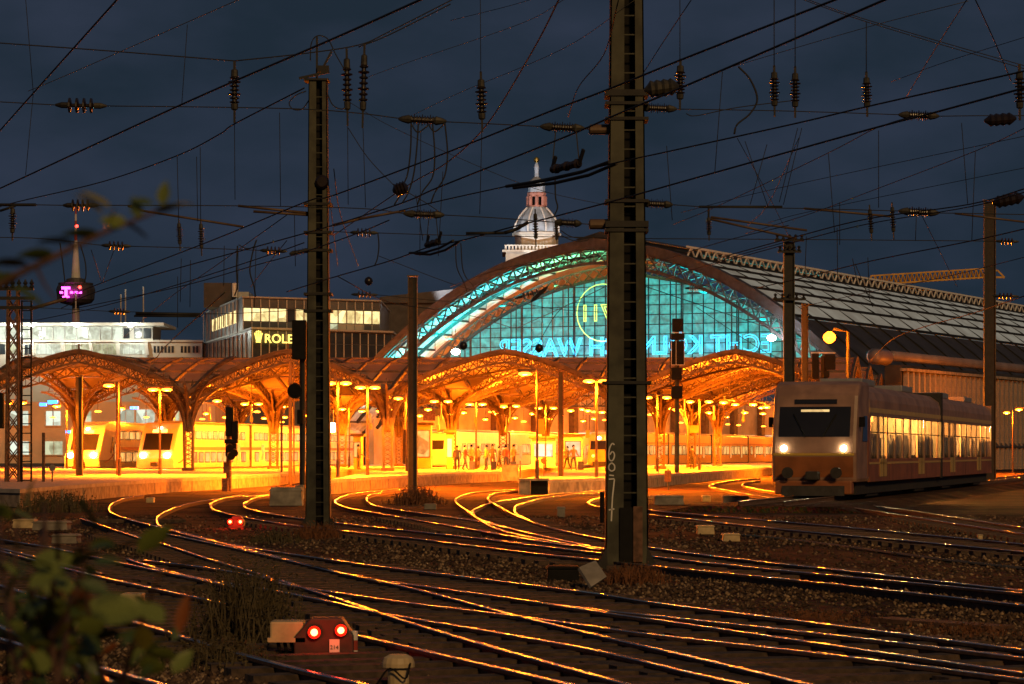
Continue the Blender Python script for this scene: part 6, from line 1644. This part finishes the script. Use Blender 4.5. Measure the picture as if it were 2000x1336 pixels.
def branch(root, pix, D, r0, leaves, spread=1.0):
    pts = [P(x,y,D+dd_) for x,y,dd_ in spl(pix,6)]
    n = len(pts); obj('branch', MB().tube(pts,[r0*(1-.7*i/n) for i in range(n)],6), M['bark'], root, smooth=True)
    return pts
sh = thing('leafy_shrub', 'blurred green leafy shrub filling the lower left corner', 'shrub', tuple(P(60,883,3.0).xy)+(0,))
stems = []
for k in range(19):
    x0 = -60+rl.uniform(-40,340); x1 = x0+rl.uniform(-120,150); y1 = rl.uniform(950,1150) if x0 < 170 else rl.uniform(1080,1240)
    pts = branch(sh, [(x0,1800,0),(x0+rl.uniform(-30,30),1500,rl.uniform(-.2,.2)),((x0+x1)/2,1300,rl.uniform(-.3,.3)),(x1,y1,rl.uniform(-.4,.4))], 3.0, .006, 0)
    stems.append(pts)
cnt_l = 0
for pts in stems:
    for i in range(4, len(pts)):
        for _ in range(2):
            if cnt_l >= 240: break
            p = pts[i] + Vector((rl.uniform(-.03,.03),rl.uniform(-.05,.05),rl.uniform(-.03,.03)))
            mi = rl.choices([0,1,2,3],[5,6,1,1.2])[0]
            put_leaf(sh, p, rl.uniform(.022,.05), (rl.uniform(-1,1),rl.uniform(-.6,.4),rl.uniform(-.3,.9)), mi); cnt_l += 1
for k in range(110):
    px, py = rl.uniform(-20,345), rl.uniform(985,1345)
    if px > 250 and py < 1180 or (px > 60 and py < 1060): continue
    put_leaf(sh, P(px,py,rl.uniform(2.6,3.6)), rl.uniform(.02,.045), (rl.uniform(-1,1),rl.uniform(-.6,.4),rl.uniform(-.5,.8)), rl.choices([0,1,2,3],[5,7,1,1])[0])
for px, py, ln, d, mi in ((350,1240,.05,(.2,0,1),2),(270,1080,.05,(.8,0,.7),0),(160,1200,.08,(1,.1,.1),0),(310,1130,.05,(1,0,.6),0),(190,1040,.05,(-.5,0,1),1)): put_leaf(sh, P(px,py,2.9), ln, d, mi)
tw_ = thing('leafy_twig', 'blurred leafy twig reaching in from the left before the sky', 'twig', tuple(P(-80,620,2.6)))
b1_ = branch(tw_, [(-120,640,0),(0,555,0),(110,500,0),(190,460,0),(260,432,0),(330,402,0)], 2.6, .0045, 0)
b2_ = branch(tw_, [(70,520,0),(90,560,0),(115,590,0)], 2.6, .002, 0)
for px, py, ln, d, mi in ((215,408,.036,(-.8,0,.55),3),(200,418,.034,(-.6,0,.5),3),(300,400,.026,(-.8,0,.2),1),(318,402,.026,(.1,0,1),0),(338,400,.022,(1,0,.1),3),(250,440,.03,(-1,0,.25),0),(200,462,.042,(-1,0,.1),1),(205,455,.028,(.3,0,.9),0),(150,478,.04,(-1,0,.15),1),(110,500,.04,(-1,0,.05),1),(60,520,.045,(-1,0,.1),0),(40,540,.04,(-.8,0,-.2),1),(10,545,.045,(-.9,0,.2),1),(240,436,.03,(.8,0,-.4),3),(20,560,.04,(.6,0,-.3),1),(300,418,.03,(.9,0,.35),0),(270,432,.03,(-.2,.3,.9),1)):
    put_leaf(tw_, P(px,py,2.6), ln, d, mi)
def weeds(nm, lab, cx, cy, rad_px, h, n, m_, mat_, lean=.25, cat='weeds', D_=None):
    base = G(cx, cy); s = base.y/F; mb = MB()
    for k in range(n):
        a = rl.gauss(0,.45)*rad_px*s; b = rl.gauss(0,.5)*rad_px*s*1.2
        hh_ = h*rl.uniform(.35,1)*max(.25,1-(abs(a)/(rad_px*s*1.4))**2); p = Vector((base.x+a, base.y+b, 0)); tip = p+Vector((rl.gauss(0,lean)*hh_, rl.gauss(0,lean)*hh_, hh_))
        w = rl.uniform(.004,.009)*max(1,base.y/30); md = (p+tip)/2+Vector((rl.gauss(0,.05),rl.gauss(0,.05),.05))*hh_
        mb.add([p-Vector((w,0,0)),p+Vector((w,0,0)),md+Vector((w*.8,0,0)),md-Vector((w*.8,0,0)),tip],[(0,1,2,3),(3,2,4)])
        for _ in range(m_):
            t_ = rl.uniform(.2,1); c_ = p+(tip-p)*t_; d_ = Vector((rl.gauss(0,1),rl.gauss(0,1),rl.uniform(-.2,.9))).normalized()*rl.uniform(.02,.06)*max(1,base.y/40); e_ = d_.cross(Vector((rl.gauss(0,1),rl.gauss(0,1),rl.gauss(0,1)))).normalized()*d_.length*.22
            mb.add([c_,c_+d_*.5+e_,c_+d_,c_+d_*.5-e_],[(0,1,2,3)])
    o = obj(nm, mb, M[mat_], None, fix=False); tag(o, lab, cat); return o
weeds('weed_bush','dense dark weed bush left of the foreground signal',480,1262,110,.98,420,9,'weed')
weeds('weed_clump','low dark weeds at the foot of the foreground signal',420,1300,120,.30,260,5,'weed')
weeds('dry_grass','dry red grass round the slim mast foot',815,985,48,.75,260,3,'dry')
weeds('dry_grass','dry red grass round the near mast foot',1240,1140,70,.34,260,3,'dry')
weeds('dry_grass','dry red grass round the second mast foot',620,1052,60,.40,240,3,'dry')
weeds('dry_grass','reddish weeds along the lower right track',1560,1215,150,.14,260,3,'dry')
weeds('dry_grass','weeds near the left platform wall',110,1000,90,.8,220,4,'weed')
weeds('dry_grass','low weeds left of the second mast',540,1060,60,.3,160,3,'weed')
weeds('dry_grass','reddish weeds at the lower right edge',1880,1240,140,.12,200,3,'dry')
for k, (px, py) in enumerate(((795,962),(822,966),(780,968))): pass
